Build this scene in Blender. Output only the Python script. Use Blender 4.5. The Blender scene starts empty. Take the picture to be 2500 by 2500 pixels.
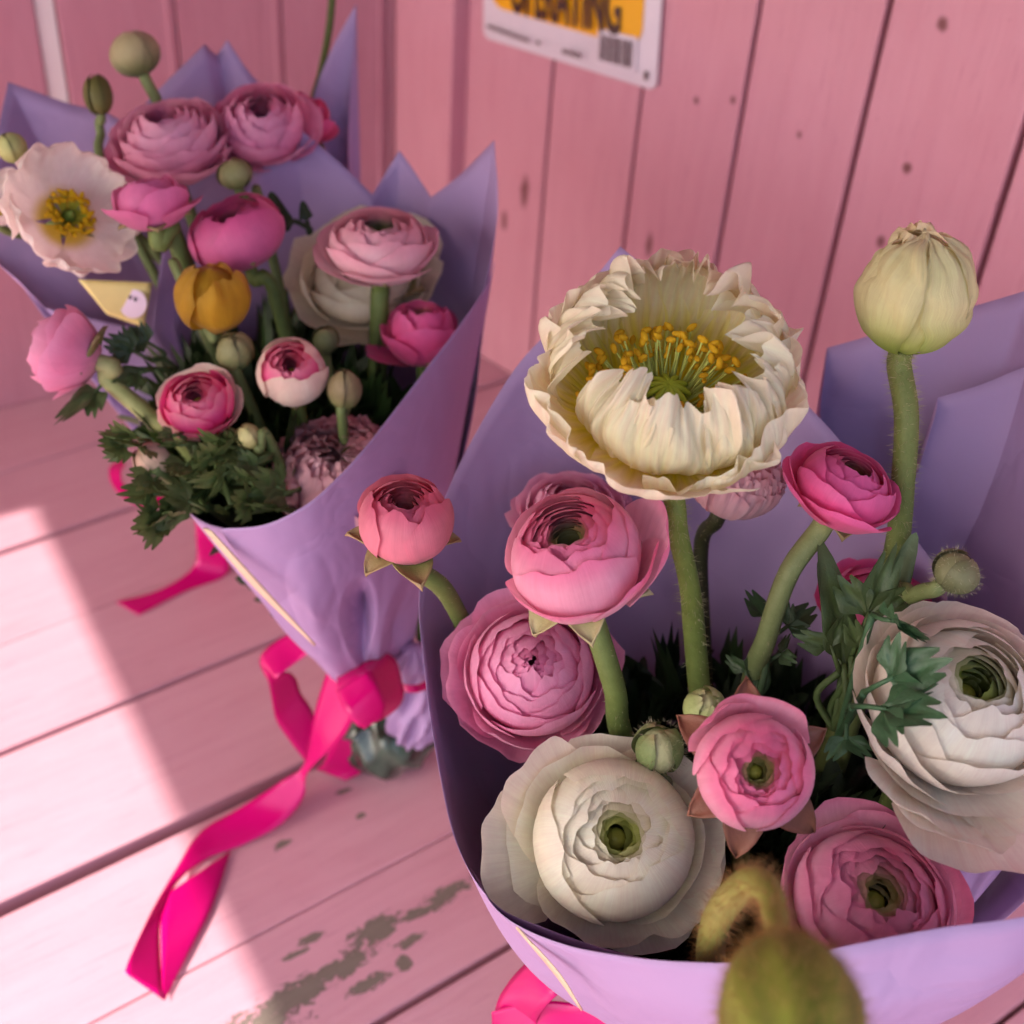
import bpy, math, random
import numpy as np
from mathutils import Vector, Matrix
R_ = math.radians
scene = bpy.context.scene
col = scene.collection
rng = np.random.RandomState(7)
random.seed(7)

# ------------------------------------------------------------------ camera
FPX, CAMH, C0 = 3300., .65, 1250.
dn = np.array([-300., 4050., 3300.]); dn /= np.linalg.norm(dn)
up = -dn
Yv = np.array([0, 0, 1.]) - up*up[2]; Yv /= np.linalg.norm(Yv)
Xv = np.cross(Yv, up)
M = np.array([Xv, Yv, up])                    # camera axes (right, down, forward) -> world
CAM = np.array([0, 0, CAMH])
cam_d = bpy.data.cameras.new('camera'); cam = bpy.data.objects.new('camera', cam_d); col.objects.link(cam)
rgt, bwd = M @ np.array([1, 0, 0.]), -(M @ np.array([0, 0, 1.]))
upv = -(M @ np.array([0, 1., 0]))
cam.matrix_world = Matrix([[rgt[i], upv[i], bwd[i], CAM[i]] for i in range(3)] + [[0, 0, 0, 1]])
cam_d.sensor_width = 36; cam_d.lens = FPX/2500*36
cam_d.clip_start = .01; cam_d.clip_end = 200
cam_d.dof.use_dof = True; cam_d.dof.focus_distance = .485; cam_d.dof.aperture_fstop = 9.0
scene.camera = cam

# ------------------------------------------------------------------ light
SUN_EL, SUN_AZ = R_(40), np.array([-.82, -.57]); SUN_AZ = SUN_AZ/np.linalg.norm(SUN_AZ)
w = bpy.data.worlds.new('World'); scene.world = w; w.use_nodes = True
wt = w.node_tree; bg = wt.nodes['Background']
sky = wt.nodes.new('ShaderNodeTexSky'); sky.sky_type = 'NISHITA'; sky.sun_disc = False
sky.sun_elevation = SUN_EL; sky.sun_rotation = math.atan2(SUN_AZ[0], SUN_AZ[1])
sky.dust_density = 3.5; sky.ozone_density = .4; sky.air_density = .8
wt.links.new(sky.outputs[0], bg.inputs[0]); bg.inputs[1].default_value = .15
sd = bpy.data.lights.new('sun', 'SUN'); so = bpy.data.objects.new('sun', sd); col.objects.link(so)
sd.energy = 3.5; sd.angle = R_(.4); sd.color = (1, .93, .84)
sv = Vector((SUN_AZ[0]*math.cos(SUN_EL), SUN_AZ[1]*math.cos(SUN_EL), math.sin(SUN_EL)))
so.rotation_euler = sv.to_track_quat('Z', 'Y').to_euler(); so.location = (-3, -3, 3)
scene.view_settings.view_transform = 'Standard'; scene.view_settings.look = 'None'
scene.view_settings.exposure = 1.42; scene.view_settings.gamma = 1

# ------------------------------------------------------------------ helpers
def ray(px, py):
    r = M @ np.array([px-C0, py-C0, FPX]); return r/np.linalg.norm(r)
def P(px, py, t): return CAM + ray(px, py)*t            # a point t metres from the lens
def G(px, py, z=0.):                                   # a point at height z
    r = ray(px, py); return CAM + r*(z-CAMH)/r[2]
def cv(r, u, t):                                       # direction given as right / up / towards
    v = M @ np.array([r, -u, -t], float); return v/np.linalg.norm(v)
def sm(x, a, b):
    x = np.clip((x-a)/(b-a), 0, 1); return x*x*(3-2*x)
def lerp(a, b, t): return a + (b-a)*t
def mixc(a, b, t): return np.asarray(a)*(1-t[..., None]) + np.asarray(b)*t[..., None]
def catmull(pts, n):
    pts = np.asarray(pts, float); m = len(pts)
    if m == 2: return pts[0] + (pts[1]-pts[0])*np.linspace(0, 1, n)[:, None]
    e = np.vstack([2*pts[0]-pts[1], pts, 2*pts[-1]-pts[-2]])
    out = []
    for x in np.linspace(0, m-1, n):
        i = min(int(x), m-2); t = x-i; a, b, c, d = e[i:i+4]
        out.append(.5*((2*b)+(c-a)*t+(2*a-5*b+4*c-d)*t*t+(3*b-a-3*c+d)*t**3))
    return np.array(out)

class MB:                                              # collects grids and pieces into one mesh
    def __init__(s): s.v = []; s.f = []; s.c = []; s.uv = []; s.mi = []; s.n = 0
    def grid(s, g, c=None, close=False, mi=0, uvs=None):
        nu, nv = g.shape[:2]
        s.v.append(g.reshape(-1, 3))
        s.c.append(np.ones((nu*nv, 3))*.5 if c is None else np.broadcast_to(c, (nu, nv, 3)).reshape(-1, 3))
        if uvs is None:
            uvs = np.stack(np.meshgrid(np.linspace(0, 1, nu), np.linspace(0, 1, nv), indexing='ij'), -1)
        s.uv.append(uvs.reshape(-1, 2))
        i = np.arange(nu-1 if not close else nu)[:, None]; j = np.arange(nv-1)[None, :]
        i2 = (i+1) % nu
        q = np.stack([i*nv+j, i2*nv+j, i2*nv+j+1, i*nv+j+1], -1).reshape(-1, 4)+s.n
        s.f.append(q); s.mi.append(np.full(len(q), mi)); s.n += nu*nv
    def tube(s, path, rad, seg=10, c=None, mi=0, cap=True):
        path = np.asarray(path, float); n = len(path); rad = np.broadcast_to(rad, (n,))
        t = np.gradient(path, axis=0); t /= np.linalg.norm(t, axis=1)[:, None]+1e-12
        a = np.array([0, 0, 1.]) if abs(t[0][2]) < .9 else np.array([1., 0, 0])
        rings = []; nrm = np.cross(t[0], a); nrm /= np.linalg.norm(nrm)
        for k in range(n):
            nrm = nrm - t[k]*(nrm@t[k]); nrm /= np.linalg.norm(nrm); b = np.cross(t[k], nrm)
            th = np.linspace(0, 2*np.pi, seg, endpoint=False)
            rings.append(path[k]+rad[k]*(np.cos(th)[:, None]*nrm+np.sin(th)[:, None]*b))
        g = np.array(rings)
        if cap:
            g = np.concatenate([np.repeat(path[:1], seg, 0)[None], g, np.repeat(path[-1:], seg, 0)[None]])
            if c is not None and np.ndim(c) > 1: c = np.concatenate([c[:1], c, c[-1:]])
        if c is not None and np.ndim(c) > 1: c = np.repeat(np.asarray(c)[:, None], seg, 1).transpose(1, 0, 2)
        s.grid(g.transpose(1, 0, 2), c, close=True, mi=mi)
    def tris(s, tri, c):
        tri = np.asarray(tri); n = len(tri)
        s.v.append(tri.reshape(-1, 3)); s.c.append(np.broadcast_to(c, (n*3, 3))); s.uv.append(np.zeros((n*3, 2)))
        f = (np.arange(n*3).reshape(-1, 3)+s.n); s.f.append(f); s.mi.append(np.zeros(n, int)); s.n += n*3
    def mesh(s, name, mats, mat_inv=None, smooth=True):
        v = np.vstack(s.v)
        if mat_inv is not None:
            m = np.array(mat_inv); v = v@m[:3, :3].T+m[:3, 3]
        me = bpy.data.meshes.new(name)
        sizes = np.concatenate([np.full(len(f), f.shape[1]) for f in s.f])
        loops = np.concatenate([f.ravel() for f in s.f])
        me.vertices.add(len(v)); me.vertices.foreach_set('co', v.astype(np.float32).ravel())
        me.loops.add(len(loops)); me.loops.foreach_set('vertex_index', loops.astype(np.int32))
        me.polygons.add(len(sizes))
        me.polygons.foreach_set('loop_start', np.concatenate([[0], np.cumsum(sizes)[:-1]]).astype(np.int32))
        me.polygons.foreach_set('material_index', np.concatenate(s.mi).astype(np.int32))
        me.polygons.foreach_set('use_smooth', np.full(len(sizes), smooth))
        ca = me.color_attributes.new('Col', 'FLOAT_COLOR', 'POINT')
        cc = np.ones((len(v), 4), np.float32); cc[:, :3] = np.vstack(s.c); ca.data.foreach_set('color', cc.ravel())
        uvl = me.uv_layers.new(name='UV'); uvl.data.foreach_set('uv', np.vstack(s.uv)[loops].astype(np.float32).ravel())
        for m in (mats if isinstance(mats, (list, tuple)) else [mats]): me.materials.append(m)
        me.update(calc_edges=True); me.validate()
        return me

def empty(name, loc, label, cat, group=None):
    o = bpy.data.objects.new(name, None); col.objects.link(o); o.location = Vector(loc); o.empty_display_size = .01
    o['label'] = label; o['category'] = cat
    if group: o['group'] = group
    return o
def part(name, mb, mats, parent, stuff=False, smooth=True, label=None):
    off = Matrix.Translation(-Vector(parent_world(parent))) if parent else None
    o = bpy.data.objects.new(name, mb.mesh(name, mats, off, smooth)); col.objects.link(o)
    o.parent = parent
    if stuff: o['kind'] = 'stuff'
    if label: o['label'] = label
    return o
def parent_world(p):
    v = Vector((0, 0, 0))
    while p: v += p.location; p = p.parent
    return v
def solid(o, th):
    m = o.modifiers.new('thickness', 'SOLIDIFY'); m.thickness = th; m.offset = 0
    return o

# ------------------------------------------------------------------ materials
def newmat(name):
    m = bpy.data.materials.new(name); m.use_nodes = True
    nt = m.node_tree; b = nt.nodes['Principled BSDF']; return m, nt, b
def N(nt, t, **k):
    n = nt.nodes.new(t)
    for a, v in k.items(): setattr(n, a, v)
    return n
def noise(nt, scale, detail=4, vec=None, rough=.55, dist=0):
    n = N(nt, 'ShaderNodeTexNoise'); n.inputs['Scale'].default_value = scale; n.inputs['Detail'].default_value = detail
    n.inputs['Roughness'].default_value = rough; n.inputs['Distortion'].default_value = dist
    if vec is not None: nt.links.new(vec, n.inputs['Vector'])
    return n.outputs['Fac']
def mapping(nt, src, scale=(1, 1, 1), rot=(0, 0, 0), loc=(0, 0, 0)):
    n = N(nt, 'ShaderNodeMapping'); nt.links.new(src, n.inputs[0])
    n.inputs['Scale'].default_value = scale; n.inputs['Rotation'].default_value = rot; n.inputs['Location'].default_value = loc
    return n.outputs[0]
def math_(nt, op, a, b=None, c=None, clamp=False):
    n = N(nt, 'ShaderNodeMath', operation=op, use_clamp=clamp)
    for i, x in enumerate((a, b, c)):
        if x is None: continue
        if hasattr(x, 'links'): nt.links.new(x, n.inputs[i])
        else: n.inputs[i].default_value = x
    return n.outputs[0]
def ramp(nt, x, a, b, c0=0., c1=1.):
    n = N(nt, 'ShaderNodeMapRange'); nt.links.new(x, n.inputs[0])
    for i, v in enumerate((a, b, c0, c1)): n.inputs[i+1].default_value = v
    return n.outputs[0]
def mix(nt, f, a, b, blend='MIX'):
    n = N(nt, 'ShaderNodeMix', data_type='RGBA', blend_type=blend)
    for i, x in ((0, f), (6, a), (7, b)):
        if hasattr(x, 'links'): nt.links.new(x, n.inputs[i])
        elif isinstance(x, (int, float)): n.inputs[i].default_value = x
        else: n.inputs[i].default_value = (*x, 1)
    return n.outputs[2]
def bump(nt, b, h, strength, dist):
    n = N(nt, 'ShaderNodeBump'); nt.links.new(h, n.inputs['Height']); n.inputs['Strength'].default_value = strength
    n.inputs['Distance'].default_value = dist; nt.links.new(n.outputs[0], b.inputs['Normal']); return n
def translucent(m, nt, b, colour, amt):
    out = nt.nodes['Material Output']; t = N(nt, 'ShaderNodeBsdfTranslucent'); mx = N(nt, 'ShaderNodeMixShader')
    if hasattr(colour, 'links'): nt.links.new(colour, t.inputs[0])
    else: t.inputs[0].default_value = (*colour, 1)
    mx.inputs[0].default_value = amt
    nt.links.new(b.outputs[0], mx.inputs[1]); nt.links.new(t.outputs[0], mx.inputs[2]); nt.links.new(mx.outputs[0], out.inputs[0])

def petal_mat(name, amt=.3, veins=60, vb=.35, rough=.55):
    m, nt, b = newmat(name)
    a = N(nt, 'ShaderNodeVertexColor', layer_name='Col'); uv = N(nt, 'ShaderNodeUVMap', uv_map='UV')
    v = noise(nt, 1, 3, mapping(nt, uv.outputs[0], (veins, 3, 1)), .6, .3)
    v2 = noise(nt, 260, 3, N(nt, 'ShaderNodeTexCoord').outputs['Object'])
    c = mix(nt, ramp(nt, v, .3, .75, 0, .30), a.outputs[0], mix(nt, 1., a.outputs[0], (.80, .62, .68), 'MULTIPLY'))
    c = mix(nt, ramp(nt, v2, .35, .7, 0, .18), c, mix(nt, 1., c, (.75, .7, .7), 'MULTIPLY'))
    nt.links.new(c, b.inputs['Base Color']); b.inputs['Roughness'].default_value = rough
    b.inputs['Specular IOR Level'].default_value = .3
    b.inputs['Sheen Weight'].default_value = .15; b.inputs['Sheen Roughness'].default_value = .5
    bump(nt, b, v, vb, .0012); translucent(m, nt, b, c, amt)
    return m
PETAL = petal_mat('ranunculus_petal', .38, 70, .18, .5)
POPPY = petal_mat('poppy_petal', .46, 60, .5, .55)
def green_mat(name, rough=.55, amt=.12, spec=.35):
    m, nt, b = newmat(name)
    a = N(nt, 'ShaderNodeVertexColor', layer_name='Col'); tc = N(nt, 'ShaderNodeTexCoord').outputs['Object']
    n1 = noise(nt, 180, 5, tc); n2 = noise(nt, 900, 2, tc)
    c = mix(nt, ramp(nt, n1, .3, .7, 0, .55), a.outputs[0], mix(nt, 1., a.outputs[0], (.55, .6, .45), 'MULTIPLY'))
    nt.links.new(c, b.inputs['Base Color']); b.inputs['Roughness'].default_value = rough
    b.inputs['Specular IOR Level'].default_value = spec
    bump(nt, b, n2, .35, .0006); translucent(m, nt, b, c, amt); return m
GREEN = green_mat('stem_green'); LEAF = green_mat('leaf_green', .45, .2, .5); HAIR = green_mat('plant_hair', .6, .3, .3)
STAMEN = green_mat('stamen', .6, .25, .2)

def paper_mat(name, c0):
    m, nt, b = newmat(name); tc = N(nt, 'ShaderNodeTexCoord').outputs['Object']
    f = noise(nt, 1400, 3, tc); l = noise(nt, 14, 3, tc)
    c = mix(nt, ramp(nt, f, .3, .7, 0, .10), c0, tuple(x*.72 for x in c0))
    c = mix(nt, ramp(nt, l, .35, .7, 0, .16), c, (c0[0]*.9, c0[1]*.82, c0[2]*.9))
    nt.links.new(c, b.inputs['Base Color']); b.inputs['Roughness'].default_value = .62
    b.inputs['Specular IOR Level'].default_value = .25
    cr = math_(nt, 'ABSOLUTE', math_(nt, 'SUBTRACT', noise(nt, 22, 2, tc, .5, .8), .5))
    bump(nt, b, math_(nt, 'ADD', l, math_(nt, 'MULTIPLY', cr, 1.2)), .35, .007); translucent(m, nt, b, c0, .04); return m
PAPER = paper_mat('lilac_paper', (.40, .275, .49))
KRAFT = paper_mat('cream_liner_paper', (.72, .55, .38))

def satin():
    m, nt, b = newmat('fuchsia_satin'); uv = N(nt, 'ShaderNodeUVMap', uv_map='UV')
    n = noise(nt, 1, 2, mapping(nt, uv.outputs[0], (4, 420, 1)))
    c = mix(nt, n, (.74, .001, .20), (.60, .001, .15))
    nt.links.new(c, b.inputs['Base Color']); b.inputs['Roughness'].default_value = .2
    b.inputs['Coat Weight'].default_value = .25; b.inputs['Coat Roughness'].default_value = .15
    b.inputs['Anisotropic'].default_value = .4; b.inputs['Specular IOR Level'].default_value = .6
    b.inputs['Specular Tint'].default_value = (1, .45, .75, 1)
    bump(nt, b, n, .12, .0004); translucent(m, nt, b, (.85, .005, .26), .22); return m
SATIN = satin()

def ellipse_masks(nt, pos, spots, ang):
    """spots: (world centre, half length, half width, rotation axis matrix is z by ang)"""
    res = None
    for (c, a, b_) in spots:
        s = N(nt, 'ShaderNodeVectorMath', operation='SUBTRACT'); nt.links.new(pos, s.inputs[0]); s.inputs[1].default_value = tuple(c)
        r = mapping(nt, s.outputs[0], (1, 1, 1), (0, 0, -ang))
        q = mapping(nt, r, (1/a, 1/b_, 1/b_))
        l = N(nt, 'ShaderNodeVectorMath', operation='LENGTH'); nt.links.new(q, l.inputs[0])
        k = math_(nt, 'SUBTRACT', 1., l.outputs['Value'])
        res = k if res is None else math_(nt, 'MAXIMUM', res, k)
    return res

def paint_mat(name, ang, vertical, chips=(), knots=(), base=(.62, .325, .385)):
    m, nt, b = newmat(name)
    pos = N(nt, 'ShaderNodeNewGeometry').outputs['Position']
    rnd = N(nt, 'ShaderNodeObjectInfo').outputs['Random']
    al = mapping(nt, pos, (1, 1, 1), (0, 0, -ang))
    off = N(nt, 'ShaderNodeCombineXYZ'); nt.links.new(math_(nt, 'MULTIPLY', rnd, 9.), off.inputs[0])
    ad = N(nt, 'ShaderNodeVectorMath', operation='ADD'); nt.links.new(al, ad.inputs[0]); nt.links.new(off.outputs[0], ad.inputs[1]); al = ad.outputs[0]
    sc = (60, 60, 5) if vertical else (5, 60, 60)
    grain = noise(nt, 1, 6, mapping(nt, al, sc), .65, 1.2)
    fine = noise(nt, 1, 4, mapping(nt, al, tuple(x*5 for x in sc)), .7, .4)
    blot = noise(nt, 9, 4, pos); spk = noise(nt, 130, 5, pos, .7); grit = noise(nt, 900, 2, pos)
    c = mix(nt, ramp(nt, grain, .35, .70, 0, .48), base, (base[0]*.82, base[1]*.68, base[2]*.72))
    c = mix(nt, ramp(nt, blot, .35, .7, 0, .35), c, (min(base[0]*1.08, .9), base[1]*1.18, base[2]*1.2))
    c = mix(nt, ramp(nt, fine, .58, .72, 0, .34), c, (base[0]*.6, base[1]*.42, base[2]*.5))
    c = mix(nt, ramp(nt, spk, .66, .74, 0, .40), c, (base[0]*.62, base[1]*.5, base[2]*.55))
    c = mix(nt, ramp(nt, rnd, 0, 1, 0, .18), c, (base[0]*.86, base[1]*.74, base[2]*.82))
    h = math_(nt, 'ADD', math_(nt, 'MULTIPLY', grain, 1.), math_(nt, 'MULTIPLY', grit, .12))
    rough = .42
    if knots:
        k = ellipse_masks(nt, pos, knots, ang)
        kk = math_(nt, 'ADD', k, math_(nt, 'MULTIPLY', noise(nt, 120, 3, pos), .7))
        c = mix(nt, ramp(nt, kk, .40, .95, 0, .85), c, (.13, .035, .03))
    if chips:
        k = ellipse_masks(nt, pos, chips, ang)
        nz = math_(nt, 'ADD', math_(nt, 'MULTIPLY', noise(nt, 1, 6, mapping(nt, al, (70, 170, 60)), .75, 1.2), .72), math_(nt, 'MULTIPLY', noise(nt, 420, 5, pos, .8), .28))
        kk = math_(nt, 'ADD', math_(nt, 'MULTIPLY', math_(nt, 'MAXIMUM', k, -.35), .34), nz)
        ms = ramp(nt, kk, .625, .640, 0, 1)
        wood = mix(nt, fine, (.13, .105, .085), (.25, .20, .165))
        c = mix(nt, ms, c, wood)
        h = math_(nt, 'SUBTRACT', h, math_(nt, 'MULTIPLY', ms, 1.2))
        nt.links.new(ramp(nt, ms, 0, 1, .4, .85), b.inputs['Roughness'])
    else: b.inputs['Roughness'].default_value = rough
    nt.links.new(c, b.inputs['Base Color'])
    b.inputs['Specular IOR Level'].default_value = .4
    bump(nt, b, h, .75, .0014)
    return m

def flat_mat(name, c, rough=.5, metal=0, nz=0):
    m, nt, b = newmat(name); b.inputs['Roughness'].default_value = rough; b.inputs['Metallic'].default_value = metal
    tc = N(nt, 'ShaderNodeTexCoord').outputs['Object']
    n = noise(nt, 60, 4, tc)
    nt.links.new(mix(nt, ramp(nt, n, .3, .7, 0, .25), c, tuple(x*.75 for x in c)), b.inputs['Base Color'])
    return m

# ------------------------------------------------------------------ setting
BA = R_(37.8)                                          # direction of the bench planks
bd = np.array([math.cos(BA), math.sin(BA), 0]); bn = np.array([-math.sin(BA), math.cos(BA), 0])
COR = G(995, 765)
RA = math.atan2(-.67252, .74008); LA = R_(32.4)
ru = np.array([math.cos(RA), math.sin(RA), 0]); lu = -np.array([math.cos(LA), math.sin(LA), 0])
rn = np.array([-math.sin(RA), math.cos(RA), 0]); rn = -rn if rn@(CAM-COR) < 0 else rn
ln = np.array([-math.sin(LA), math.cos(LA), 0]); ln = -ln if ln@(CAM-COR) < 0 else ln
def onwall(px, py, u, n, off=0.):
    r = ray(px, py); t = ((COR+n*off-CAM)@n)/(r@n); p = CAM+r*t; return (p-COR)@u, p[2], p
def box(mb, o, ax, ay, az, bev=.0012, c=None):
    """bevelled slab: origin corner o, edge vectors ax, ay, az"""
    L = [np.linalg.norm(a) for a in (ax, ay, az)]; e = [a/l for a, l in zip((ax, ay, az), L)]
    cen = o+(ax+ay+az)/2
    import bmesh
    bm = bmesh.new(); bmesh.ops.create_cube(bm, size=1)
    for v in bm.verts: v.co = Vector([v.co[i]*L[i] for i in range(3)])
    bmesh.ops.bevel(bm, geom=bm.edges[:], offset=bev, segments=2, affect='EDGES', profile=.6)
    bmesh.ops.triangulate(bm, faces=[f for f in bm.faces if len(f.verts) > 4])
    bm.verts.ensure_lookup_table()
    T = np.array(e)
    vs = np.array([v.co[:] for v in bm.verts])@T+cen
    tr = [[vs[v.index] for v in f.verts] for f in bm.faces]
    fl = []
    for q in tr:
        for k in range(1, len(q)-1): fl.append([q[0], q[k], q[k+1]])
    mb.tris(np.array(fl), (.5, .5, .5) if c is None else c); bm.free()

ground = MB(); gz = -.48
gx = np.linspace(-60, 60, 13); gg = np.array([[[x, y, gz] for y in gx] for x in gx]); ground.grid(gg)
gm = flat_mat('pavement', (.26, .23, .21), .9)
g_o = part('ground', ground, gm, None); g_o['kind'] = 'structure'

chips = [(G(1085, 2185), .024, .008), (G(1020, 2225), .018, .005), (G(915, 2270), .022, .013), (G(985, 2350), .007, .006), (G(1000, 2295), .012, .005),
         (G(830, 2360), .030, .010), (G(720, 2430), .036, .013), (G(900, 2400), .020, .006), (G(560, 2560), .06, .02), (G(720, 2330), .012, .003), (G(840, 1930), .008, .003), (G(690, 2060), .008, .004),
         (G(760, 2290), .014, .004), (G(1120, 1850), .010, .004), (G(880, 1990), .006, .003)]
BENCH = paint_mat('pink_bench_paint', BA, False, chips=chips)
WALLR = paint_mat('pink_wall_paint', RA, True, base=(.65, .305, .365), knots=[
    (onwall(1280, 470, ru, rn)[2], .006, .018), (onwall(1230, 540, ru, rn)[2], .004, .012), (onwall(1480, 780, ru, rn)[2], .005, .012), (onwall(2300, 60, ru, rn)[2], .005, .006), (onwall(1950, 330, ru, rn)[2], .003, .004), (onwall(2440, 500, ru, rn)[2], .003, .004), (onwall(1700, 245, ru, rn)[2], .003, .004), (onwall(882, 352, ru, rn)[2], .004, .006), (onwall(1585, 600, ru, rn)[2], .004, .014),
    (onwall(2150, 590, ru, rn)[2], .004, .006), (onwall(1790, 245, ru, rn)[2], .003, .004), (onwall(2215, 410, ru, rn)[2], .004, .005)])
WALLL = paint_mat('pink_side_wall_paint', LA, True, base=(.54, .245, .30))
DARK = flat_mat('dark_gap_board', (.10, .028, .035), .9)
BLOCKER = flat_mat('dark_blocker', (.10, .06, .05), .9)  # kept dark so the added sun blocker bounces little light down
WHITE = flat_mat('white_sill_paint', (.85, .80, .76), .6)

bench = empty('plank_bench', (0, 0.4, gz), 'broad bench of pink painted planks with chipped paint, under both bouquets', 'bench')
edges = [-.52, -.43, -.34, -.25, -.16, -.07, .02, .11, .145, .236, .326, .406, .496, .603, .693, .784, .873, .965, 1.06, 1.15]
gaps = {.496: .009, .603: .0035, .326: .0042, .406: .0009, .693: .001, .784: .0045, .873: .0012, .145: .003}
for a, b_ in zip(edges[:-1], edges[1:]):
    ga, gb = gaps.get(a, .003)/2, gaps.get(b_, .003)/2
    mb = MB(); dz = random.uniform(-.0006, .0006)
    box(mb, bn*(a+ga)+bd*(-1.7)+np.array([0, 0, -.02+dz]), bd*3.2, bn*(b_-a-ga-gb), np.array([0, 0, .02]), .0014)
    part('plank', mb, BENCH, bench, smooth=False)
mb = MB()
for t in (-1.6, -.9, -.2, .5, 1.2): box(mb, bd*t+bn*(-.5)+np.array([0, 0, -.10]), bd*.06, bn*1.6, np.array([0, 0, .078]), .002)
part('bearer', mb, DARK, bench, smooth=False)
mb = MB()
box(mb, bn*(-.51)+bd*(-1.69)+np.array([0, 0, gz]), bd*3.1, bn*.02, np.array([0, 0, -gz-.0225]), .002)
part('front_board', mb, BENCH, bench, smooth=False)

WH = 1.12
rw = empty('plank_wall', COR, 'pink wall of wide vertical boards behind both bouquets, right of the corner', 'wall')
post_w = .066
vs = [.0925, .1555, .240, .3245, .4125, .5120, .60, .69, .78, .87, .96, 1.05, 1.14, 1.23]
gw = {.1555: .0026, .240: .0034, .3245: .0034, .4125: .0045, .5120: .0045}
for a, b_ in zip(vs[:-1], vs[1:]):
    ga, gb = gw.get(a, .003)/2, gw.get(b_, .003)/2
    if a == .0925: ga = -.03
    mb = MB(); o = COR+ru*(a+ga)-rn*(.018+random.uniform(0, .0008))+np.array([0, 0, .001])
    box(mb, o, ru*(b_-a-ga-gb), rn*.018, np.array([0, 0, WH]), .0012); part('board', mb, WALLR, rw, smooth=False)
mb = MB(); box(mb, COR-rn*.03+ru*-.2, ru*1.5, rn*.009, np.array([0, 0, WH]), .001); part('backing', mb, DARK, rw, smooth=False)
mb = MB(); box(mb, COR-rn*.016-ru*.0, ru*post_w, rn*.032, np.array([0, 0, WH]), .0015)
part('corner_post', mb, WALLR, rw, smooth=False)
lw = empty('side_plank_wall', COR, 'pink board wall with a white gap, left of the corner behind the left bouquet', 'wall')
def lx(px, py): return onwall(px, py, lu, ln)[0]
ls = [-.02, lx(945, 60), lx(690, 60), lx(432, 60), lx(150, 100)]
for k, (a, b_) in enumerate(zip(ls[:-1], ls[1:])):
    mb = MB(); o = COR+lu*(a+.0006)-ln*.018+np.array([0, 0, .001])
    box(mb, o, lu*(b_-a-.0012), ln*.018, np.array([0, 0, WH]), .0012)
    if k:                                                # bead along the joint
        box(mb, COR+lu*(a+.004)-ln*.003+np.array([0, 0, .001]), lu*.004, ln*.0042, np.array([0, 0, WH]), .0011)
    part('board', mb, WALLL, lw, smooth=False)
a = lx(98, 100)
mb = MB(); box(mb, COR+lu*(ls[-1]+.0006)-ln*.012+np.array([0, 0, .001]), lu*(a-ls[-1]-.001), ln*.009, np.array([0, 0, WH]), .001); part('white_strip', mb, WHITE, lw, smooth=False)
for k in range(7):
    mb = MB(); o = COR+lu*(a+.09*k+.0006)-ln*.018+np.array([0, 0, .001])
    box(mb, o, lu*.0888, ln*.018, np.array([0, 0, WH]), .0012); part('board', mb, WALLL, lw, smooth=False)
mb = MB(); box(mb, COR-ln*.014+lu*-.05+ln*-.012, lu*1.3, ln*.007, np.array([0, 0, WH]), .001); part('backing', mb, WHITE, lw, smooth=False)

# unseen blocker added for its shadow: shades the bench, its left edge drops the sun patch at lower left
RZ = 1.1; sh = RZ/math.tan(SUN_EL)
e0 = G(75, 1240); e1 = G(640, 2460); ed = (e1-e0); ed[2] = 0; ed /= np.linalg.norm(ed)
V0 = e0+np.array([SUN_AZ[0]*sh, SUN_AZ[1]*sh, 0]); V0[2] = RZ
er = np.array([-ed[1], ed[0], 0]); er = er if er[0] > 0 else -er       # to the right of the edge
blocker = empty('sun_blocker', (0, .6, RZ), 'dark slab over the bench, out of view, added to block the sun', 'blocker')
mb = MB(); box(mb, V0-ed*1.9, ed*2.88, er*3.0, np.array([0, 0, .02]), .002); part('board', mb, BLOCKER, blocker, smooth=False)
tl = -(lu*0)+lu
mb = MB(); box(mb, V0-ed*1.9-er*.003, ed*1.9, -er*1.2, np.array([0, 0, .02]), .002); part('board', mb, BLOCKER, blocker, smooth=False)

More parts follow.
